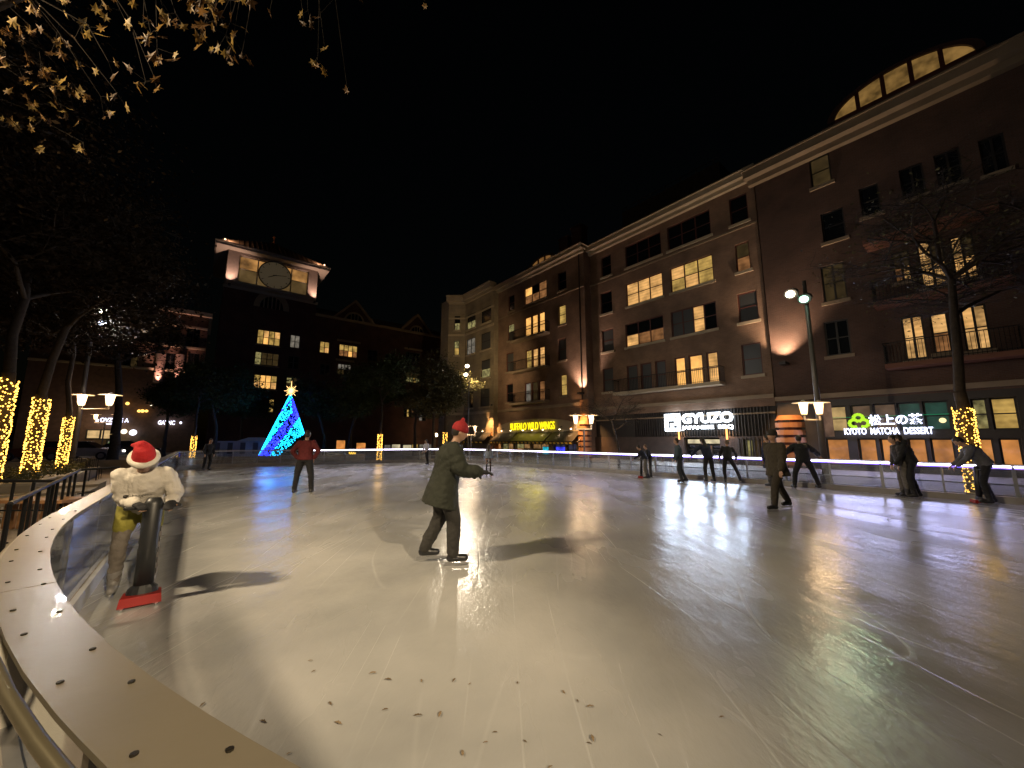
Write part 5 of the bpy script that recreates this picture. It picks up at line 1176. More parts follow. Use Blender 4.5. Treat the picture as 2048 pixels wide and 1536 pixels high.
# ------------------------------------------------------------------ left side: ramp, railings, steps, cars
step_m = mat('step_stone', (.36, .30, .22), .75, var=.12, scale=2)
for k in range(4):
    a0 = 13.2+k*1.25; b = MB(); b.ab(a0, a0+1.25, -9.5, -2.2, .0, .07+.07*k)
    tag(b.build('terrace_step', step_m), kind='structure')
def rail_line(label, P, h, n_post, mid=(.45,)):
    t = thing('railing', label, 'railing', P[0]); V = [Vector(p) for p in P]; b = MB()
    b.path([v+ZX*h for v in V], .024, 8); b.build('top_rail', darkmetal, t)
    for q in mid: b = MB(); b.path([v+ZX*q for v in V], .015, 6); b.build('mid_rail', darkmetal, t)
    tot = sum((V[i+1]-V[i]).length for i in range(len(V)-1))
    for k in range(n_post+1):
        s = tot*k/n_post; i = 0
        while i < len(V)-2 and s > (V[i+1]-V[i]).length: s -= (V[i+1]-V[i]).length; i += 1
        d = V[i+1]-V[i]; p = V[i]+d*min(1, s/d.length); b = MB(); b.tube(p, p+ZX*h, .02, n=8); b.tube(p, p+ZX*.02, .05, n=8); b.build('post', darkmetal, t)
    return t
ra = at(20, 1008, .95); rb = at(160, 940, .95); rc_ = at(238, 934, .95); ra.z = rb.z = rc_.z = 0
rail_line('black metal ramp railing with two rails outside the left side of the barrier', [ra, rb, rc_], .95, 9)
q0 = at(108, 962, .95); q1 = at(-90, 962, .95); q0.z = q1.z = 0
rail_line('black metal railing running left in front of the wrapped trees', [q0, q1], .95, 5, (.5,))
# slatted wooden crate bench at the left edge
wood = mat('bench_wood', (.24, .12, .05), .6, var=.3, scale=4)
bt = thing('slatted_bench', 'warm wooden slatted bench side at the left edge behind the black railing', 'bench', at(5, 1070, 0))
bp = at(-12, 1078, 0)
for k in range(9):
    b = MB(); b.box(-.035, .035, -.02, .02, .05, .52, lambda x, y, z: bp+Vector((-.5+k*.13+x, .5+y, z))); b.build('slat', wood, bt)
b = MB(); b.box(-.65, .75, .22, .7, .521, .57, lambda x, y, z: bp+Vector((x, y, z))); b.build('seat', wood, bt)
# chairs of a cafe beyond the railing
def cafe_chair(base, yaw, lab):
    t = thing('cafe_chair', lab, 'chair', base, 'black wire chairs left of the rink'); B = Vector(base); M = Matrix.Rotation(yaw, 3, 'Z')
    f = lambda x, y, z: B+M@Vector((x, y, z))
    b = MB(); b.box(-.2, .2, -.2, .2, .43, .45, f); b.build('seat', darkmetal, t)
    for x in (-.19, .19):
        for y in (-.19, .19): b = MB(); b.tube(f(x, y, 0), f(x*.95, y*.95, .43 if y < 0 else .86), .011, n=6); b.build('leg', darkmetal, t)
    b = MB()
    for k in range(7): b.tube(f(-.17+k*.057, .185, .5), f(-.17+k*.057, .19, .84), .006, n=4)
    b.tube(f(-.19, .19, .85), f(.19, .19, .85), .012, n=6); b.tube(f(-.19, .19, .52), f(.19, .19, .52), .009, n=6); b.build('backrest', darkmetal, t)
for x, y, yw, lab in ((172, 962, .3, 'black wire chair just beyond the corner of the ramp railing'), (186, 958, 2.2, 'second black wire chair to the right, nearer to the cap of the barrier'), (150, 956, 1.2, 'black wire chair between the railing and the slimmer wrapped tree')): 
    p = at(x, y, 0); cafe_chair(p, yw, lab)
# ------------------------------------------------------------------ cars in the street at the left
def car(base, yaw, label, col, lights=True):
    t = thing('parked_car', label, 'car', base, 'cars in the street at the far left'); B = Vector(base); M = Matrix.Rotation(yaw, 3, 'Z'); f = lambda x, y, z: B+M@Vector((x, y, z))
    pm = mat('car_paint_'+label[:6], col, .25, .3, coat=.6)
    def prof(pts, w0, w1, nm, m_, zs=0):
        b = MB(); n = len(pts); vs = [f(x, w0 if z < .9 else w1, z) for x, z in pts]+[f(x, -(w0 if z < .9 else w1), z) for x, z in pts]
        b.add(vs, [tuple(range(n)), tuple(range(2*n-1, n-1, -1))]+[(i, (i+1) % n, n+(i+1) % n, n+i) for i in range(n)]); return b.build(nm, m_, t)
    prof([(-2.2, .3), (2.15, .3), (2.25, .55), (2.1, .78), (1.1, .93), (.4, .95), (-1.7, .98), (-2.2, .85), (-2.28, .5)], .86, .84, 'body', pm)
    prof([(1.0, .935), (.35, 1.38), (-.2, 1.46), (-1.1, 1.42), (-1.85, .985)], .7, .64, 'cabin', glass_dark)
    b = MB(); b.box(-1.0, .3, -.62, .62, 1.44, 1.475, f); b.build('roof', pm, t)
    for x in (-1.4, 1.4):
        for y in (-.84, .84):
            b = MB(); b.tube(f(x, y-.1, .32), f(x, y+.1, .32), .32, n=18); w_ = b.build('wheel', mat('tyre', (.02, .02, .02), .8), t); b = MB(); b.tube(f(x, y-.11, .32), f(x, y+.11, .32), .19, n=12); b.build('rim', steel, w_)
    for y in (-.62, .62):
        b = MB(); b.ball(f(2.17, y, .66), (.10, .16, .09), 10, 6, M); b.build('headlight', glow('headlight_on', (1, .93, .85), 9) if lights else mat('headlight_off', (.5, .5, .5), .1), t)
        b = MB(); b.ball(f(-2.2, y, .74), (.06, .16, .08), 8, 6, M); b.build('tail_light', mat('tail_red', (.3, .01, .01), .3), t)
    return t
yawD2 = math.atan2(BX.y, BX.x)
car(far(172, 31), yawD2-.25, 'silver car with its headlights on at the far left beyond the railing', (.40, .38, .34))
car(far(262, 36), yawD2, 'dark car behind the cap of the barrier, just left of the girl', (.03, .03, .035), False)
car(far(90, 30), yawD2+2.9, 'reddish brown car between the two brightest wrapped tree trunks', (.16, .04, .02), False)
# plaza parapet beyond the left end
b = MB(); b.ab(30.2, 30.5, -16, 10, 0, .5); tag(b.build('low_wall', stone_pl), 'low stone wall running behind the far end of the barrier', 'wall')
# white fence panels behind the far left barrier (kiosk and signs)
kio = thing('kiosk', 'pale grey kiosk with a small canopy behind the far left part of the barrier', 'kiosk', far(480, 38)); kb_ = far(480, 38)
b = MB(); b.box(-2.6, 2.6, 0, 2, 0, 1.45, lambda x, y, z: kb_+Vector((x, y, z))); b.build('wall', mat('kiosk_grey', (.30, .29, .32), .6, var=.2, scale=1), kio)
for k in range(4): b = MB(); x0 = -2.4+k*1.25; b.box(x0, x0+.5, -.02, -.003, .2, 1.3, lambda x, y, z: kb_+Vector((x, y, z))); b.build('door' if k % 2 else 'panel', mat('kiosk_dark', (.05, .05, .07), .4), kio)
b = MB(); b.hexa([kb_+Vector(v) for v in ((.2, -.7, 1.46), (2.2, -.7, 1.46), (2.2, 2.1, 1.46), (.2, 2.1, 1.46), (.8, 0, 1.8), (1.6, 0, 1.8), (1.6, 1.2, 1.8), (.8, 1.2, 1.8))]); b.build('canopy', mat('canopy_grey', (.4, .38, .36), .7), kio)
# picnic tables and small signs seen through the far panels
mn = thing('neon_sign', 'small yellow neon squiggle seen through the far barrier near the red jacketed man', 'sign', far(706, 29.5))
b = MB(); q = far(706, 29.4, .5); pr = None
for k in range(14):
    p = q+Vector((-.25+.5*k/13, 0, .12*math.sin(k*1.5)+.05)); 
    if pr is not None: b.tube(pr, p, .02, n=5)
    pr = p
b.build('tube', glow('neon_yellow', (1, .55, .05), 4), mn)
q = far(706, 29.4); b = MB(); b.box(-.35, .35, .03, .07, 0, .8, lambda x, y, z: q+Vector((x, y, z))); b.build('board', fr_dark, mn)
# ------------------------------------------------------------------ people
def finish(mb, name, m_, parent, voxel, smooth=3, fold=0):
    """fuse overlapping shapes into one continuous skin"""
    me = mb.mesh(name, m_); o = bpy.data.objects.new(name, me); COL.objects.link(o)
    rm = o.modifiers.new('r', 'REMESH'); rm.mode = 'VOXEL'; rm.voxel_size = voxel; rm.use_smooth_shade = True
    if smooth: sm = o.modifiers.new('s', 'SMOOTH'); sm.iterations = smooth; sm.factor = .5
    bpy.context.view_layer.update(); dg = bpy.context.evaluated_depsgraph_get()
    m2 = bpy.data.meshes.new_from_object(o.evaluated_get(dg)); m2.name = name; bpy.data.objects.remove(o)
    if fold:
        n_ = len(m2.vertices); co = np.empty(n_*3); m2.vertices.foreach_get('co', co); co = co.reshape(-1, 3); nn = np.array([v.normal for v in m2.vertices])
        dsp = np.array([abs(noise.noise(Vector((c[0]*9+3*c[2], c[1]*9, c[2]*5+7*noise.noise(Vector(c)*3)))))-.25+.5*noise.noise(Vector(c)*22) for c in co])
        co += nn*(dsp*fold)[:, None]; m2.vertices.foreach_set('co', co.ravel()); m2.update()
    m2.materials.clear(); m2.materials.append(m_); m2.polygons.foreach_set('use_smooth', [True]*len(m2.polygons))
    return put(name, m2, parent)
I3 = Matrix.Identity(3)
skin = mat('skin', (.42, .25, .17), .5); skin2 = mat('skin_dark', (.16, .085, .055), .5)
boot = mat('skate_boot', (.02, .02, .022), .35); bootw = mat('skate_boot_grey', (.20, .19, .18), .4); bladem = mat('skate_blade', (.7, .7, .72), .2, 1)
def cloth(n, c, v=.18): return mat('cloth_'+n, c, .85, var=v, scale=14, bump=.35, bscale=38)
def person(base, yaw, label, H=1.75, lean=0, side=0, twist=0, arms=((-.15, 0, -1), (0, .1, -1), (.15, 0, -1), (0, .1, -1)), legs=((-.08, .05, -1), (0, -.05, -1), (.08, .05, -1), (0, -.05, -1)),
           jacket=('black', (.02, .02, .025)), trousers=('black', (.015, .015, .018)), hat=None, hair=(.02, .015, .01), hair_style='short', gloves=None, coat=0, bulk=1.0, voxel=.016, headpitch=0, headyaw=0, face=True, boots=None, sk=None, waist_leg=None, cuff=None, shorts=None, hood=False, hands=None):
    """local frame: +y is where the person faces, +x their right. lean bends the trunk forward (degrees)."""
    s = H/1.75; t = thing('person', label, 'person', base, 'skaters on the ice')
    R0 = Matrix.Rotation(yaw, 3, 'Z'); sk = sk or skin
    RL = Matrix.Rotation(-rad(lean), 3, 'X')@Matrix.Rotation(rad(side), 3, 'Y')@Matrix.Rotation(rad(twist), 3, 'Z')
    pel = Vector((0, 0, 0)); v3 = lambda q: Vector(q)
    # legs from the pelvis down
    L = []
    for k in (0, 1):
        sg = -1 if k == 0 else 1; hip = Vector((sg*.095, 0, -.03)); kn = hip+v3(legs[2*k]).normalized()*.43; an = kn+v3(legs[2*k+1]).normalized()*.42; L.append((hip, kn, an))
    low = min(l[2].z for l in L)-.085-.055          # sole thickness plus blade
    off = Vector((0, 0, -low/1.0))
    up = lambda q: RL@Vector(q)
    J = {}; J['waist'] = up((0, 0, .12)); J['chest'] = up((0, .0, .34)); J['neck'] = up((0, 0, .50)); 
    hp = RL@Matrix.Rotation(-rad(headpitch), 3, 'X')@Matrix.Rotation(rad(headyaw), 3, 'Z'); J['head'] = J['neck']+hp@Vector((0, .02, .155))
    A = []
    for k in (0, 1):
        sg = -1 if k == 0 else 1; sh_ = up((sg*.185, 0, .43)); el = sh_+v3(arms[2*k]).normalized()*.29; wr = el+v3(arms[2*k+1]).normalized()*.25; A.append((sh_, el, wr))
    Bv = Vector(base)
    if hands:
        Ri = R0.inverted(); A2 = []
        for (sh_, el, wr), tg in zip(A, hands):
            w_ = Ri@(Vector(tg)-Bv)/s-off; d = w_-sh_; L_ = min(d.length, .535); d.normalize(); w_ = sh_+d*L_
            x_ = (.29**2-.25**2+L_**2)/(2*L_); hgt = math.sqrt(max(0, .29**2-x_**2)); bend = Vector((math.copysign(.30, sh_.x), -.8, -.35)); bend = (bend-d*bend.dot(d)).normalized()
            A2.append((sh_, sh_+d*x_+bend*hgt, w_))
        A = A2
    G = lambda q: Bv+(R0@((q+off)*s))
    MR = lambda M: R0@M
    # body: one skin
    b = MB(); sR = lambda r_: r_*s
    b.loft([(G(up((0, 0, -.10))), sR(.11), sR(.09), MR(RL)), (G(up((0, 0, 0))), sR(.165), sR(.115), MR(RL)), (G(up((0, 0, .14))), sR(.135), sR(.10), MR(RL)), (G(up((0, 0, .32))), sR(.165), sR(.115), MR(RL)), (G(up((0, 0, .42))), sR(.17), sR(.09), MR(RL)), (G(up((0, 0, .47))), sR(.08), sR(.07), MR(RL))], 16)
    b.capsule(G(J['neck']-up((0, 0, .06))), G(J['head']-hp@Vector((0, 0, .05))), sR(.056), sR(.052))
    b.ball(G(J['head']), (sR(.077), sR(.095), sR(.112)), 18, 14, MR(hp)); b.ball(G(J['head']+hp@Vector((0, .035, -.055))), (sR(.052), sR(.06), sR(.055)), 12, 8, MR(hp))
    b.capsule(G(J['head']+hp@Vector((0, .092, .005))), G(J['head']+hp@Vector((0, .108, -.025))), sR(.009), sR(.014), 8)
    for sg in (-1, 1): b.ball(G(J['head']+hp@Vector((sg*.078, .0, -.01))), (sR(.012), sR(.02), sR(.03)), 8, 6, MR(hp))
    for k, (sh_, el, wr) in enumerate(A):
        b.capsule(G(sh_), G(el), sR(.050), sR(.040)); b.capsule(G(el), G(wr), sR(.039), sR(.028))
        d = (wr-el).normalized(); x_ = d.cross(Vector((0, 0, 1))); x_ = x_.normalized() if x_.length > .1 else Vector((1, 0, 0)); palm = wr+d*.085
        y_ = x_.cross(d).normalized(); fr = max(.0085, voxel*.75)
        MP = Matrix((x_, y_, d)).transposed(); b.loft([(G(wr), sR(.026), sR(.020), MR(MP)), (G(wr+d*.04), sR(.040), sR(.016), MR(MP)), (G(palm), sR(.042), sR(.014), MR(MP))], 10)
        for q, (ox, ln) in enumerate(((-.033, .062), (-.011, .075), (.011, .07), (.033, .055))):
            p0 = palm+x_*ox; p1 = p0+d*ln*.55-y_*.012; p2 = p1+d*ln*.35-y_*.035; b.capsule(G(p0), G(p1), sR(fr), sR(fr*.95), 6); b.capsule(G(p1), G(p2), sR(fr*.95), sR(fr*.8), 6)
        th0 = wr+d*.025-x_*.028; th1 = th0+d*.035-x_*.03; th2 = th1+d*.032-x_*.006-y_*.01; b.capsule(G(th0), G(th1), sR(.012), sR(.010), 6); b.capsule(G(th1), G(th2), sR(.010), sR(.009), 6)
    for hip, kn, an in L: b.capsule(G(hip), G(kn), sR(.082), sR(.056)); b.capsule(G(kn), G(an), sR(.055), sR(.040)); b.capsule(G(an), G(an+Vector((0, .09, -.05))), sR(.03), sR(.022))
    body = finish(b, 'body', sk, t, voxel, 2)
    if face:
        for sg in (-1, 1): e = MB(); e.ball(G(J['head']+hp@Vector((sg*.032, .083, .012))), (sR(.012), sR(.008), sR(.007)), 8, 6, MR(hp)); e.build('eye', mat('eye_dark', (.02, .015, .012), .3), body)
        e = MB(); e.ball(G(J['head']+hp@Vector((0, .091, -.058))), (sR(.022), sR(.008), sR(.006)), 8, 6, MR(hp)); e.build('mouth', mat('lips', (.25, .08, .06), .5), body)
    # jacket
    jm = cloth(*jacket); b = MB(); k_ = bulk; hem = -.06-coat
    b.loft([(G(up((0, 0, hem)) if coat < .12 else G and (Vector((0, -.02, hem))*.6+up((0, 0, hem))*.4)), sR(.185+coat*.22)*k_, sR(.135+coat*.2)*k_, MR(RL)), (G(up((0, 0, .0))), sR(.182)*k_, sR(.135)*k_, MR(RL)), (G(up((0, 0, .15))), sR(.168)*k_, sR(.13)*k_, MR(RL)), (G(up((0, 0, .32))), sR(.19)*k_, sR(.145)*k_, MR(RL)), (G(up((0, 0, .43))), sR(.175)*k_, sR(.11)*k_, MR(RL)), (G(up((0, 0, .495))), sR(.082)*k_, sR(.078)*k_, MR(RL))], 20)
    for sh_, el, wr in A: b.capsule(G(sh_-up((0, 0, .005))), G(el), sR(.069)*k_, sR(.058)*k_, 12); b.capsule(G(el), G(wr+(el-wr)*.08), sR(.058)*k_, sR(.045)*k_, 12)
    if bulk > 1.15:      # quilted rings
        for sh_, el, wr in A:
            for q in range(3): b.ball(G(sh_.lerp(el, .25+.3*q)), sR(.078)*k_, 12, 8); b.ball(G(el.lerp(wr, .1+.3*q)), sR(.064)*k_, 12, 8)
    if hood: b.ball(G(J['neck']+up((0, -.07, .03))), (sR(.12), sR(.085), sR(.09)), 12, 8, MR(RL))
    j_ = finish(b, 'jacket', jm, t, max(voxel, .013), 3, .015)
    if shorts:
        b = MB(); b.loft([(G(up((0, 0, -.16))), sR(.20), sR(.155), MR(RL)), (G(up((0, 0, .02))), sR(.19), sR(.145), MR(RL))], 16)
        for hip, kn, an in L: b.capsule(G(hip), G(hip.lerp(kn, .55)), sR(.115), sR(.10), 12)
        finish(b, 'shorts', cloth(*shorts), t, .016, 3)
    # trousers
    tm = cloth(*trousers); b = MB(); w_ = 1.0 if not waist_leg else waist_leg
    b.loft([(G(Vector((0, 0, -.11))), sR(.155), sR(.12), MR(I3)), (G(Vector((0, 0, -.02))), sR(.175), sR(.13), MR(I3)), (G(up((0, 0, .10))), sR(.15), sR(.115), MR(RL))], 16)
    for hip, kn, an in L: b.capsule(G(hip), G(kn), sR(.098)*w_, sR(.074)*w_, 12); b.capsule(G(kn), G(an+(kn-an)*.02), sR(.073)*w_, sR(.058)*w_, 12)
    finish(b, 'trousers', tm, t, max(voxel, .013), 3, .014)
    # skates
    for hip, kn, an in L:
        sd = (kn-an).normalized(); fw_ = Vector((0, 1, 0)); q = an; bm_ = boots or boot
        b = MB(); b.capsule(G(q+sd*.13), G(q), sR(.062), sR(.060), 12); b.capsule(G(q+Vector((0, -.03, -.045))), G(q+Vector((0, .15, -.055))), sR(.052), sR(.042), 12); bt_ = finish(b, 'skate', bm_, t, .014, 2)
        b = MB(); b.box(-.0035, .0035, -.10, .20, -.14, -.105, lambda x, y, z: G(q+Vector((x, y, z)))); 
        for y0 in (-.06, .10): b.box(-.012, .012, y0, y0+.05, -.108, -.07, lambda x, y, z: G(q+Vector((x, y, z))))
        b.build('blade', bladem, bt_)
    if gloves:
        for k, (sh_, el, wr) in enumerate(A):
            d = (wr-el).normalized(); x_ = d.cross(Vector((0, 0, 1))); x_ = x_.normalized() if x_.length > .1 else Vector((1, 0, 0)); y_ = x_.cross(d).normalized(); palm = wr+d*.085; MP = Matrix((x_, y_, d)).transposed()
            b = MB(); b.loft([(G(wr-d*.03), sR(.042), sR(.036), MR(MP)), (G(wr+d*.04), sR(.050), sR(.028), MR(MP)), (G(palm), sR(.054), sR(.026), MR(MP))], 12)
            for ox, ln in ((-.035, .062), (-.012, .075), (.012, .07), (.035, .055)):
                p0 = palm+x_*ox; p1 = p0+d*ln*.55-y_*.006; p2 = p1+d*ln*.35-y_*.018; b.capsule(G(p0), G(p1), sR(.0145), sR(.0135), 8); b.capsule(G(p1), G(p2), sR(.0135), sR(.012), 8)
            th0 = wr+d*.025-x_*.032; th1 = th0+d*.035-x_*.034; b.capsule(G(th0), G(th1), sR(.017), sR(.015), 8); finish(b, 'glove', cloth(*gloves), t, .009, 2)
    Hd = J['head']
    if hair is not None and not (hat and hair_style == 'none'):
        hm = mat('hair_%d' % int(hair[0]*1000), hair, .55, var=.3, scale=30); b = MB()
        b.ball(G(Hd+hp@Vector((0, -.018, .018))), (sR(.087), sR(.100), sR(.112)), 16, 12, MR(hp))
        if hair_style == 'long': b.loft([(G(Hd+hp@Vector((0, -.05, .02))), sR(.085), sR(.06), MR(hp)), (G(Hd+hp@Vector((0, -.07, -.12))), sR(.085), sR(.045), MR(hp)), (G(J['neck']+up((0, -.11, -.10))), sR(.075), sR(.03), MR(RL)), (G(J['neck']+up((0, -.12, -.22))), sR(.04), sR(.02), MR(RL))], 12)
        # cut away the face by pushing a ball of nothing: keep hair behind the brow plane
        hme = finish(b, 'hair', hm, t, .012, 1); bm = bmesh.new(); bm.from_mesh(hme.data); c0 = G(Hd); fy = R0@hp@Vector((0, 1, 0)); fz = R0@hp@Vector((0, 0, 1))
        kill = [v for v in bm.verts if (v.co-c0).dot(fy) > .035*s and (v.co-c0).dot(fz) < .055*s]; bmesh.ops.delete(bm, geom=kill, context='VERTS'); bm.to_mesh(hme.data); bm.free()
    if hat == 'santa':
        b = MB(); b.loft([(G(Hd+hp@Vector((0, -.01, .035))), sR(.105), sR(.118), MR(hp)), (G(Hd+hp@Vector((0, -.015, .11))), sR(.095), sR(.105), MR(hp)), (G(Hd+hp@Vector((.01, -.025, .17))), sR(.072), sR(.08), MR(hp)), (G(Hd+hp@Vector((.03, -.06, .20))), sR(.04), sR(.045), MR(hp))], 18)
        b.capsule(G(Hd+hp@Vector((.03, -.05, .185))), G(Hd+hp@Vector((.10, -.10, .13))), sR(.045), sR(.022), 10); ht = finish(b, 'hat', cloth('santa_red', (.42, .012, .015), .12), t, .010, 2)
        b = MB(); r = random.Random(4)
        for k in range(30): a = 2*math.pi*k/30; b.ball(G(Hd+hp@Vector((math.cos(a)*.108, -.01+math.sin(a)*.122, .03))), sR(.030+r.random()*.006), 8, 6)
        finish(b, 'hat_trim', cloth('fur_white', (.62, .58, .50), .1), t, .010, 1)
    elif hat:
        b = MB(); b.ball(G(Hd+hp@Vector((0, -.012, .042))), (sR(.096), sR(.112), sR(.108)), 16, 12, MR(hp)); 
        b.loft([(G(Hd+hp@Vector((0, -.008, .020))), sR(.098), sR(.113), MR(hp)), (G(Hd+hp@Vector((0, -.008, .058))), sR(.098), sR(.113), MR(hp))], 18)
        if hat[0] == 'pom_red': b.ball(G(Hd+hp@Vector((0, -.02, .165))), sR(.03), 10, 8)
        ht = finish(b, 'hat', cloth(*hat), t, .011, 1)
        bm = bmesh.new(); bm.from_mesh(ht.data); c0 = G(Hd); fz = R0@hp@Vector((0, 0, 1)); kill = [v for v in bm.verts if (v.co-c0).dot(fz) < .0]; bmesh.ops.delete(bm, geom=kill, context='VERTS'); bm.to_mesh(ht.data); bm.free()
    return t, G, J, A, up
def yaw_to(dx, dy): return math.atan2(-dx, dy)      # facing direction (dx, dy)
ICE = .03
_at = at
def at(px, py, z=0):            # keeps whoever stands at the rail on the ice side of it
    p = _at(px, py, z); b_ = p.dot(BX)
    if 14.2 < b_ < 16.5 and -4 < p.dot(AX) < 19:
        lim = 14.72 if p.dot(AX) > 11 else 15.15
        if b_ > lim: q = p*(lim/b_); return Vector((q.x, q.y, z))
    return p
def skate_aid(base, yaw, label, h=.95, red=True, near=False):
    t = thing('skating_aid', label, 'skating aid', base, 'skating aids pushed by learners'); B = Vector(base); M = Matrix.Rotation(yaw, 3, 'Z'); f = lambda x, y, z: B+M@Vector((x, y, z))
    redm = mat('aid_red', (.34, .018, .014), .35, coat=.3); blk = mat('aid_black', (.016, .017, .018), .4)
    b = MB(); b.hexa([f(-.14, -.10, .02), f(.14, -.10, .02), f(.155, .11, .02), f(-.155, .11, .02), f(-.135, -.09, .10), f(.135, -.09, .10), f(.145, .10, .10), f(-.145, .10, .10)]); ba = b.build('base', redm, t)
    for x in (-.12, .12): b = MB(); b.box(x-.012, x+.012, -.13, .15, 0, .022, f); b.build('runner', bladem, ba)
    b = MB(); b.loft([(f(0, -.02, .101), .12, .07, M), (f(0, -.02, .15), .11, .06, M), (f(0, -.02, .175), .08, .055, M)], 14); b.build('foot', blk, t)
    b = MB(); b.loft([(f(0, -.02, .17), .075, .055, M), (f(0, -.03, h*.6), .072, .052, M), (f(0, -.05, h), .078, .055, M), (f(0, -.05, h+.06), .05, .035, M)], 14); b.build('column', blk, t, smooth=True)
    for k in range(5): b = MB(); b.box(-.078, .078, -.085, -.07, .25+k*.1, .30+k*.1, f); b.build('rib', blk, t)
    b = MB(); b.capsule(f(-.20, -.05, h-.03), f(.20, -.05, h-.03), .018, .018, 8); b.build('handle', blk, t)
    return t

# 1. learner in the white jacket
fb = (at(262, 1200, ICE))
gyaw = yaw_to(.62, -.78)
aid_p = at(281, 1208, ICE); skate_aid(aid_p, gyaw, 'black skating aid with a red base pushed by the girl in the red cap', .93)
Mg = Matrix.Rotation(gyaw, 3, 'Z'); gb_ = aid_p+Mg@Vector((.12, -.46, 0)); grip = [aid_p+Mg@Vector((x, -.09, .93)) for x in (-.13, .13)]
hl_ = aid_p+ZX*.86
t, G, J, A, up = person(gb_, gyaw, hands=grip, label='girl in a white padded jacket and red fur-trimmed cap bending over a skating aid', H=1.60, lean=38, headpitch=4,
    arms=((-.06, .22, -1), (.16, .40, -1), (.06, .22, -1), (-.16, .40, -1)), legs=((-.10, .30, -1), (-.05, -.32, -1), (.10, .22, -1), (.03, -.25, -1)), jacket=('white', (.56, .52, .46), .06), bulk=1.17, trousers=('grey_jogger', (.15, .13, .11)), shorts=('yellow_olive', (.22, .20, .03)),
    hat='santa', hair_style='none', gloves=('glove_black', (.012, .012, .014)), voxel=.011, hood=True, boots=bootw)
# small print on the chest of the jacket
def chest_print(t, G, up):
    m_ = mat('print_dark', (.03, .025, .02), .6); me = text_mesh('Champion', .06, .001, .0); co = [v.co.copy() for v in me.vertices]; x1 = max(c.x for c in co)
    for v in me.vertices: v.co = G(up((.09-(v.co.x/x1)*.20+.01, .192, .27+v.co.y*.9)))
    me.materials.clear(); me.materials.append(m_); put('print', me, t)
    b = MB(); b.ball(G(up((.115, .192, .285))), (.018, .018, .018), 10, 6); b.build('emblem', m_, t)
chest_print(t, G, up)
# 2. man in the red jacket
person(at(605, 989, ICE), yaw_to(-.15, 1), 'man in a dark red jacket standing hands on hips beside the glowing cone tree', H=1.80, lean=3, arms=((-.62, -.15, -.9), (.50, .30, -.85), (.62, -.15, -.9), (-.50, .30, -.85)),
       legs=((-.22, .02, -1), (-.10, -.02, -1), (.20, .02, -1), (.10, -.02, -1)), jacket=('dark_red', (.105, .010, .012)), bulk=1.12, trousers=('black', (.012, .012, .014)), hair=(.03, .02, .015), voxel=.014, waist_leg=1.12)
# 3. skater in the centre with the red beanie, gliding to the right
person(at(884, 1126, ICE), yaw_to(1, .22), 'skater in a long dark green coat and red beanie gliding across the middle', H=1.80, lean=14, headpitch=6, arms=((-.20, .12, -1), (.0, .95, -.28), (.20, .30, -.9), (.05, 1, -.10)),
       legs=((-.02, -.08, -1), (-.02, -.48, -1), (.04, .30, -1), (.04, .0, -1)), jacket=('green_coat', (.020, .023, .015)), coat=.24, bulk=1.36, trousers=('charcoal', (.030, .028, .025)), hat=('pom_red', (.28, .012, .015)), hair=(.02, .015, .01), gloves=('glove_black', (.012, .012, .014)), voxel=.012, waist_leg=1.3)
# 4..17 skaters farther away
std = ((-.15, .05, -1), (.05, .25, -1), (.15, .05, -1), (-.05, .25, -1))
person(at(977, 944, ICE), yaw_to(.2, 1), 'small child in pale blue-grey top and black leggings before the far orange column', H=1.28, lean=5, arms=std, jacket=('pale_blue', (.25, .28, .32)), coat=.06, hair=(.05, .03, .02), hair_style='long', sk=skin, voxel=.016, waist_leg=.8)
person(at(853, 930, ICE), yaw_to(-.6, -.6), 'distant skater in a white top and dark trousers by the far barrier', H=1.55, lean=8, arms=((-.4, .2, -.8), (-.1, .6, -.6), (.3, .1, -1), (0, .4, -1)), legs=((-.1, .1, -1), (0, -.2, -1), (.06, -.1, -1), (0, -.3, -1)), jacket=('white_top', (.55, .50, .52)), voxel=.018)
person(at(412, 942, ICE), yaw_to(.8, -.4), 'dark skater alone at the far left, knees bent, in front of the distant wrapped tree', H=1.62, lean=14, arms=((-.2, -.25, -1), (0, .3, -1), (.2, -.1, -1), (0, .5, -1)), legs=((-.05, .25, -1), (0, -.3, -1), (.06, .1, -1), (0, -.35, -1)), jacket=('black', (.018, .018, .022)), voxel=.018)
a1 = at(1282, 957, ICE); skate_aid(a1, yaw_to(-.8, .3), 'distant skating aid with a red base beside two small skaters', .80)
person(at(1293, 958, ICE), yaw_to(-.8, .4), 'small skater in a dark jacket leaning on a red skating aid by the barrier', H=1.38, lean=28, arms=((-.1, .5, -.9), (.1, .8, -.5), (.1, .5, -.9), (-.1, .8, -.5)), legs=((-.08, .1, -1), (0, -.2, -1), (.08, .0, -1), (0, -.2, -1)), jacket=('navy_dark', (.012, .015, .03)), trousers=('grey_light', (.13, .12, .11)), voxel=.017)
person(at(1302, 955, ICE), yaw_to(-.8, .2), 'second small skater in a black jacket close behind the one with the red skating aid', H=1.36, lean=18, arms=std, jacket=('black', (.018, .018, .022)), trousers=('grey_mid', (.09, .085, .08)), hair=(.10, .06, .03), voxel=.018)
person(at(1362, 966, ICE), yaw_to(-.9, .3), 'slim skater in a teal-grey jacket left of the leaning skater in navy', H=1.60, lean=6, arms=((-.1, .1, -1), (0, .4, -1), (.1, .2, -1), (0, .5, -1)), legs=((-.02, .15, -1), (0, -.25, -1), (.03, -.05, -1), (0, -.5, -1)), jacket=('teal_grey', (.045, .07, .09)), trousers=('slate', (.03, .035, .045)), voxel=.017)
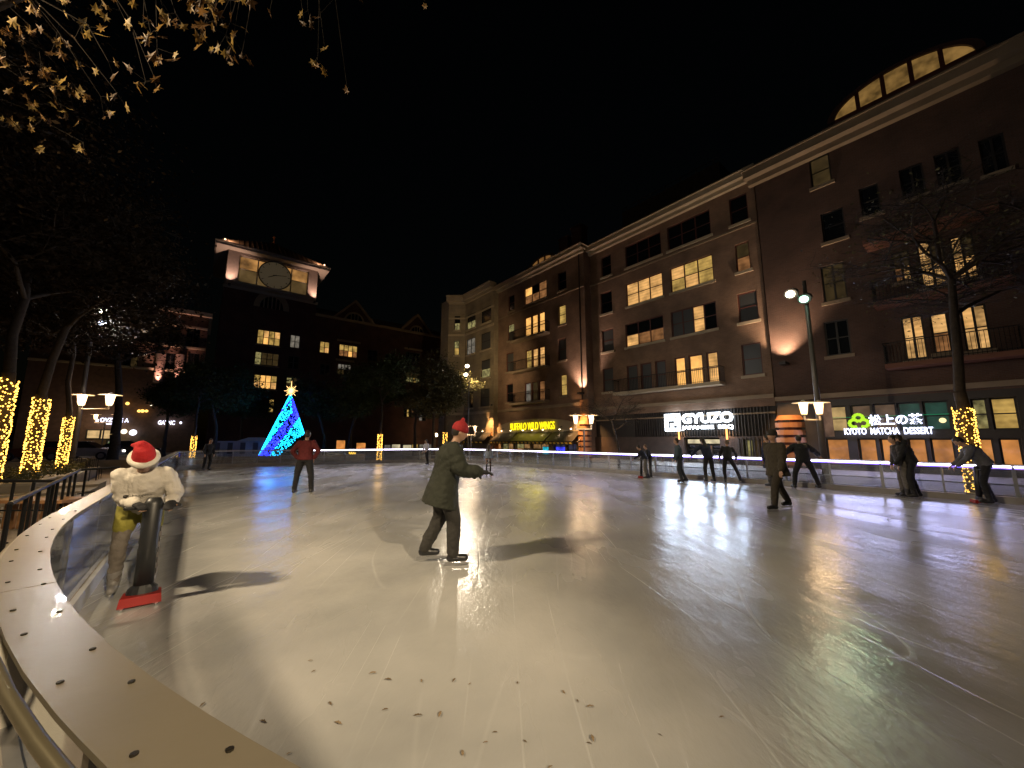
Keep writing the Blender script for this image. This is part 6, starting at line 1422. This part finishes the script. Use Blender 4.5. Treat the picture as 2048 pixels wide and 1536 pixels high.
person(at(1420, 965, ICE), yaw_to(-.2, 1), 'skater in a navy jacket and black leggings leaning towards the lit restaurant door', H=1.64, lean=12, side=-10, arms=((-.7, .1, -.5), (-.3, .4, -.7), (.3, .1, -1), (0, .4, -1)), legs=((-.16, .05, -1), (-.02, -.1, -1), (.16, .05, -1), (.04, -.1, -1)), jacket=('navy', (.014, .02, .045)), bulk=1.12, hair_style='long', voxel=.017)
person(at(1459, 965, ICE), yaw_to(.2, 1), 'skater in black with legs apart just right of the one in navy', H=1.55, lean=18, side=8, arms=((-.3, .2, -1), (0, .6, -.6), (.5, .2, -.8), (.1, .5, -.7)), legs=((-.12, .05, -1), (0, -.1, -1), (.48, .05, -1), (.30, -.15, -1)), jacket=('black', (.018, .018, .022)), hair=(.12, .08, .05), voxel=.017)
person(at(1546, 975, ICE), yaw_to(-.5, .9), 'skater in a long navy blue padded coat hidden behind the walking man', H=1.70, lean=4, arms=std, jacket=('blue_coat', (.012, .018, .060)), coat=.30, bulk=1.25, trousers=('grey_mid', (.09, .085, .08)), voxel=.017)
person(at(1562, 1020, ICE), yaw_to(-.9, -.2), 'man striding left in an olive brown coat and cap in front of the orange column', H=1.80, lean=3, arms=((-.12, .15, -1), (0, .3, -1), (.12, -.2, -1), (0, .2, -1)), legs=((-.04, .55, -1), (-.02, .18, -1), (.04, -.30, -1), (.02, -.62, -1)), jacket=('olive_coat', (.045, .036, .022)), coat=.16, bulk=1.18, trousers=('brown_dark', (.035, .028, .02)), hat=('cap_dark', (.03, .025, .02)), voxel=.014, waist_leg=1.1)
person(at(1612, 974, ICE), yaw_to(.15, 1), 'skater in black with arms held out and legs wide apart right of the walking man', H=1.72, lean=12, arms=((-.8, .1, -.75), (-.5, .2, -.7), (.85, .15, -.6), (.6, .2, -.55)), legs=((-.40, .05, -1), (-.22, -.1, -1), (.45, .05, -1), (.26, -.1, -1)), jacket=('black', (.018, .018, .022)), bulk=1.2, voxel=.016, waist_leg=1.1)
person(at(1812, 990, ICE), yaw_to(-.9, .4), 'skater in a grey hooded top half hidden behind the one holding the barrier', H=1.66, lean=10, arms=std, jacket=('charcoal_top', (.035, .033, .036)), trousers=('grey_light', (.13, .12, .11)), hood=True, voxel=.017)
person(at(1832, 996, ICE), yaw_to(-.75, .65), 'skater in black reaching back to the barrier with a straight arm', H=1.70, lean=16, arms=((-.2, .3, -1), (0, .5, -.8), (.9, -.25, -.75), (.95, -.2, -.45)), legs=((-.1, .2, -1), (0, -.15, -1), (.1, .05, -1), (.05, -.25, -1)), jacket=('black', (.018, .018, .022)), bulk=1.15, hood=True, trousers=('black', (.012, .012, .014)), voxel=.016)
a2 = at(1958, 1004, ICE); t_ = skate_aid(a2, yaw_to(-.8, .5), 'black skating aid held by the skater in the grey sweater at the right edge', .86)
person(at(1982, 1003, ICE), yaw_to(-.8, .6), 'skater in a grey sweater bent over a skating aid at the right edge', H=1.74, lean=30, headpitch=15, arms=((-.1, .4, -1), (.05, .7, -.7), (.1, .4, -1), (-.05, .7, -.7)), legs=((-.08, .25, -1), (0, -.15, -1), (.12, .1, -1), (.05, -.3, -1)), jacket=('grey_sweater', (.10, .10, .115)), bulk=1.12, trousers=('black', (.012, .012, .014)), voxel=.015)
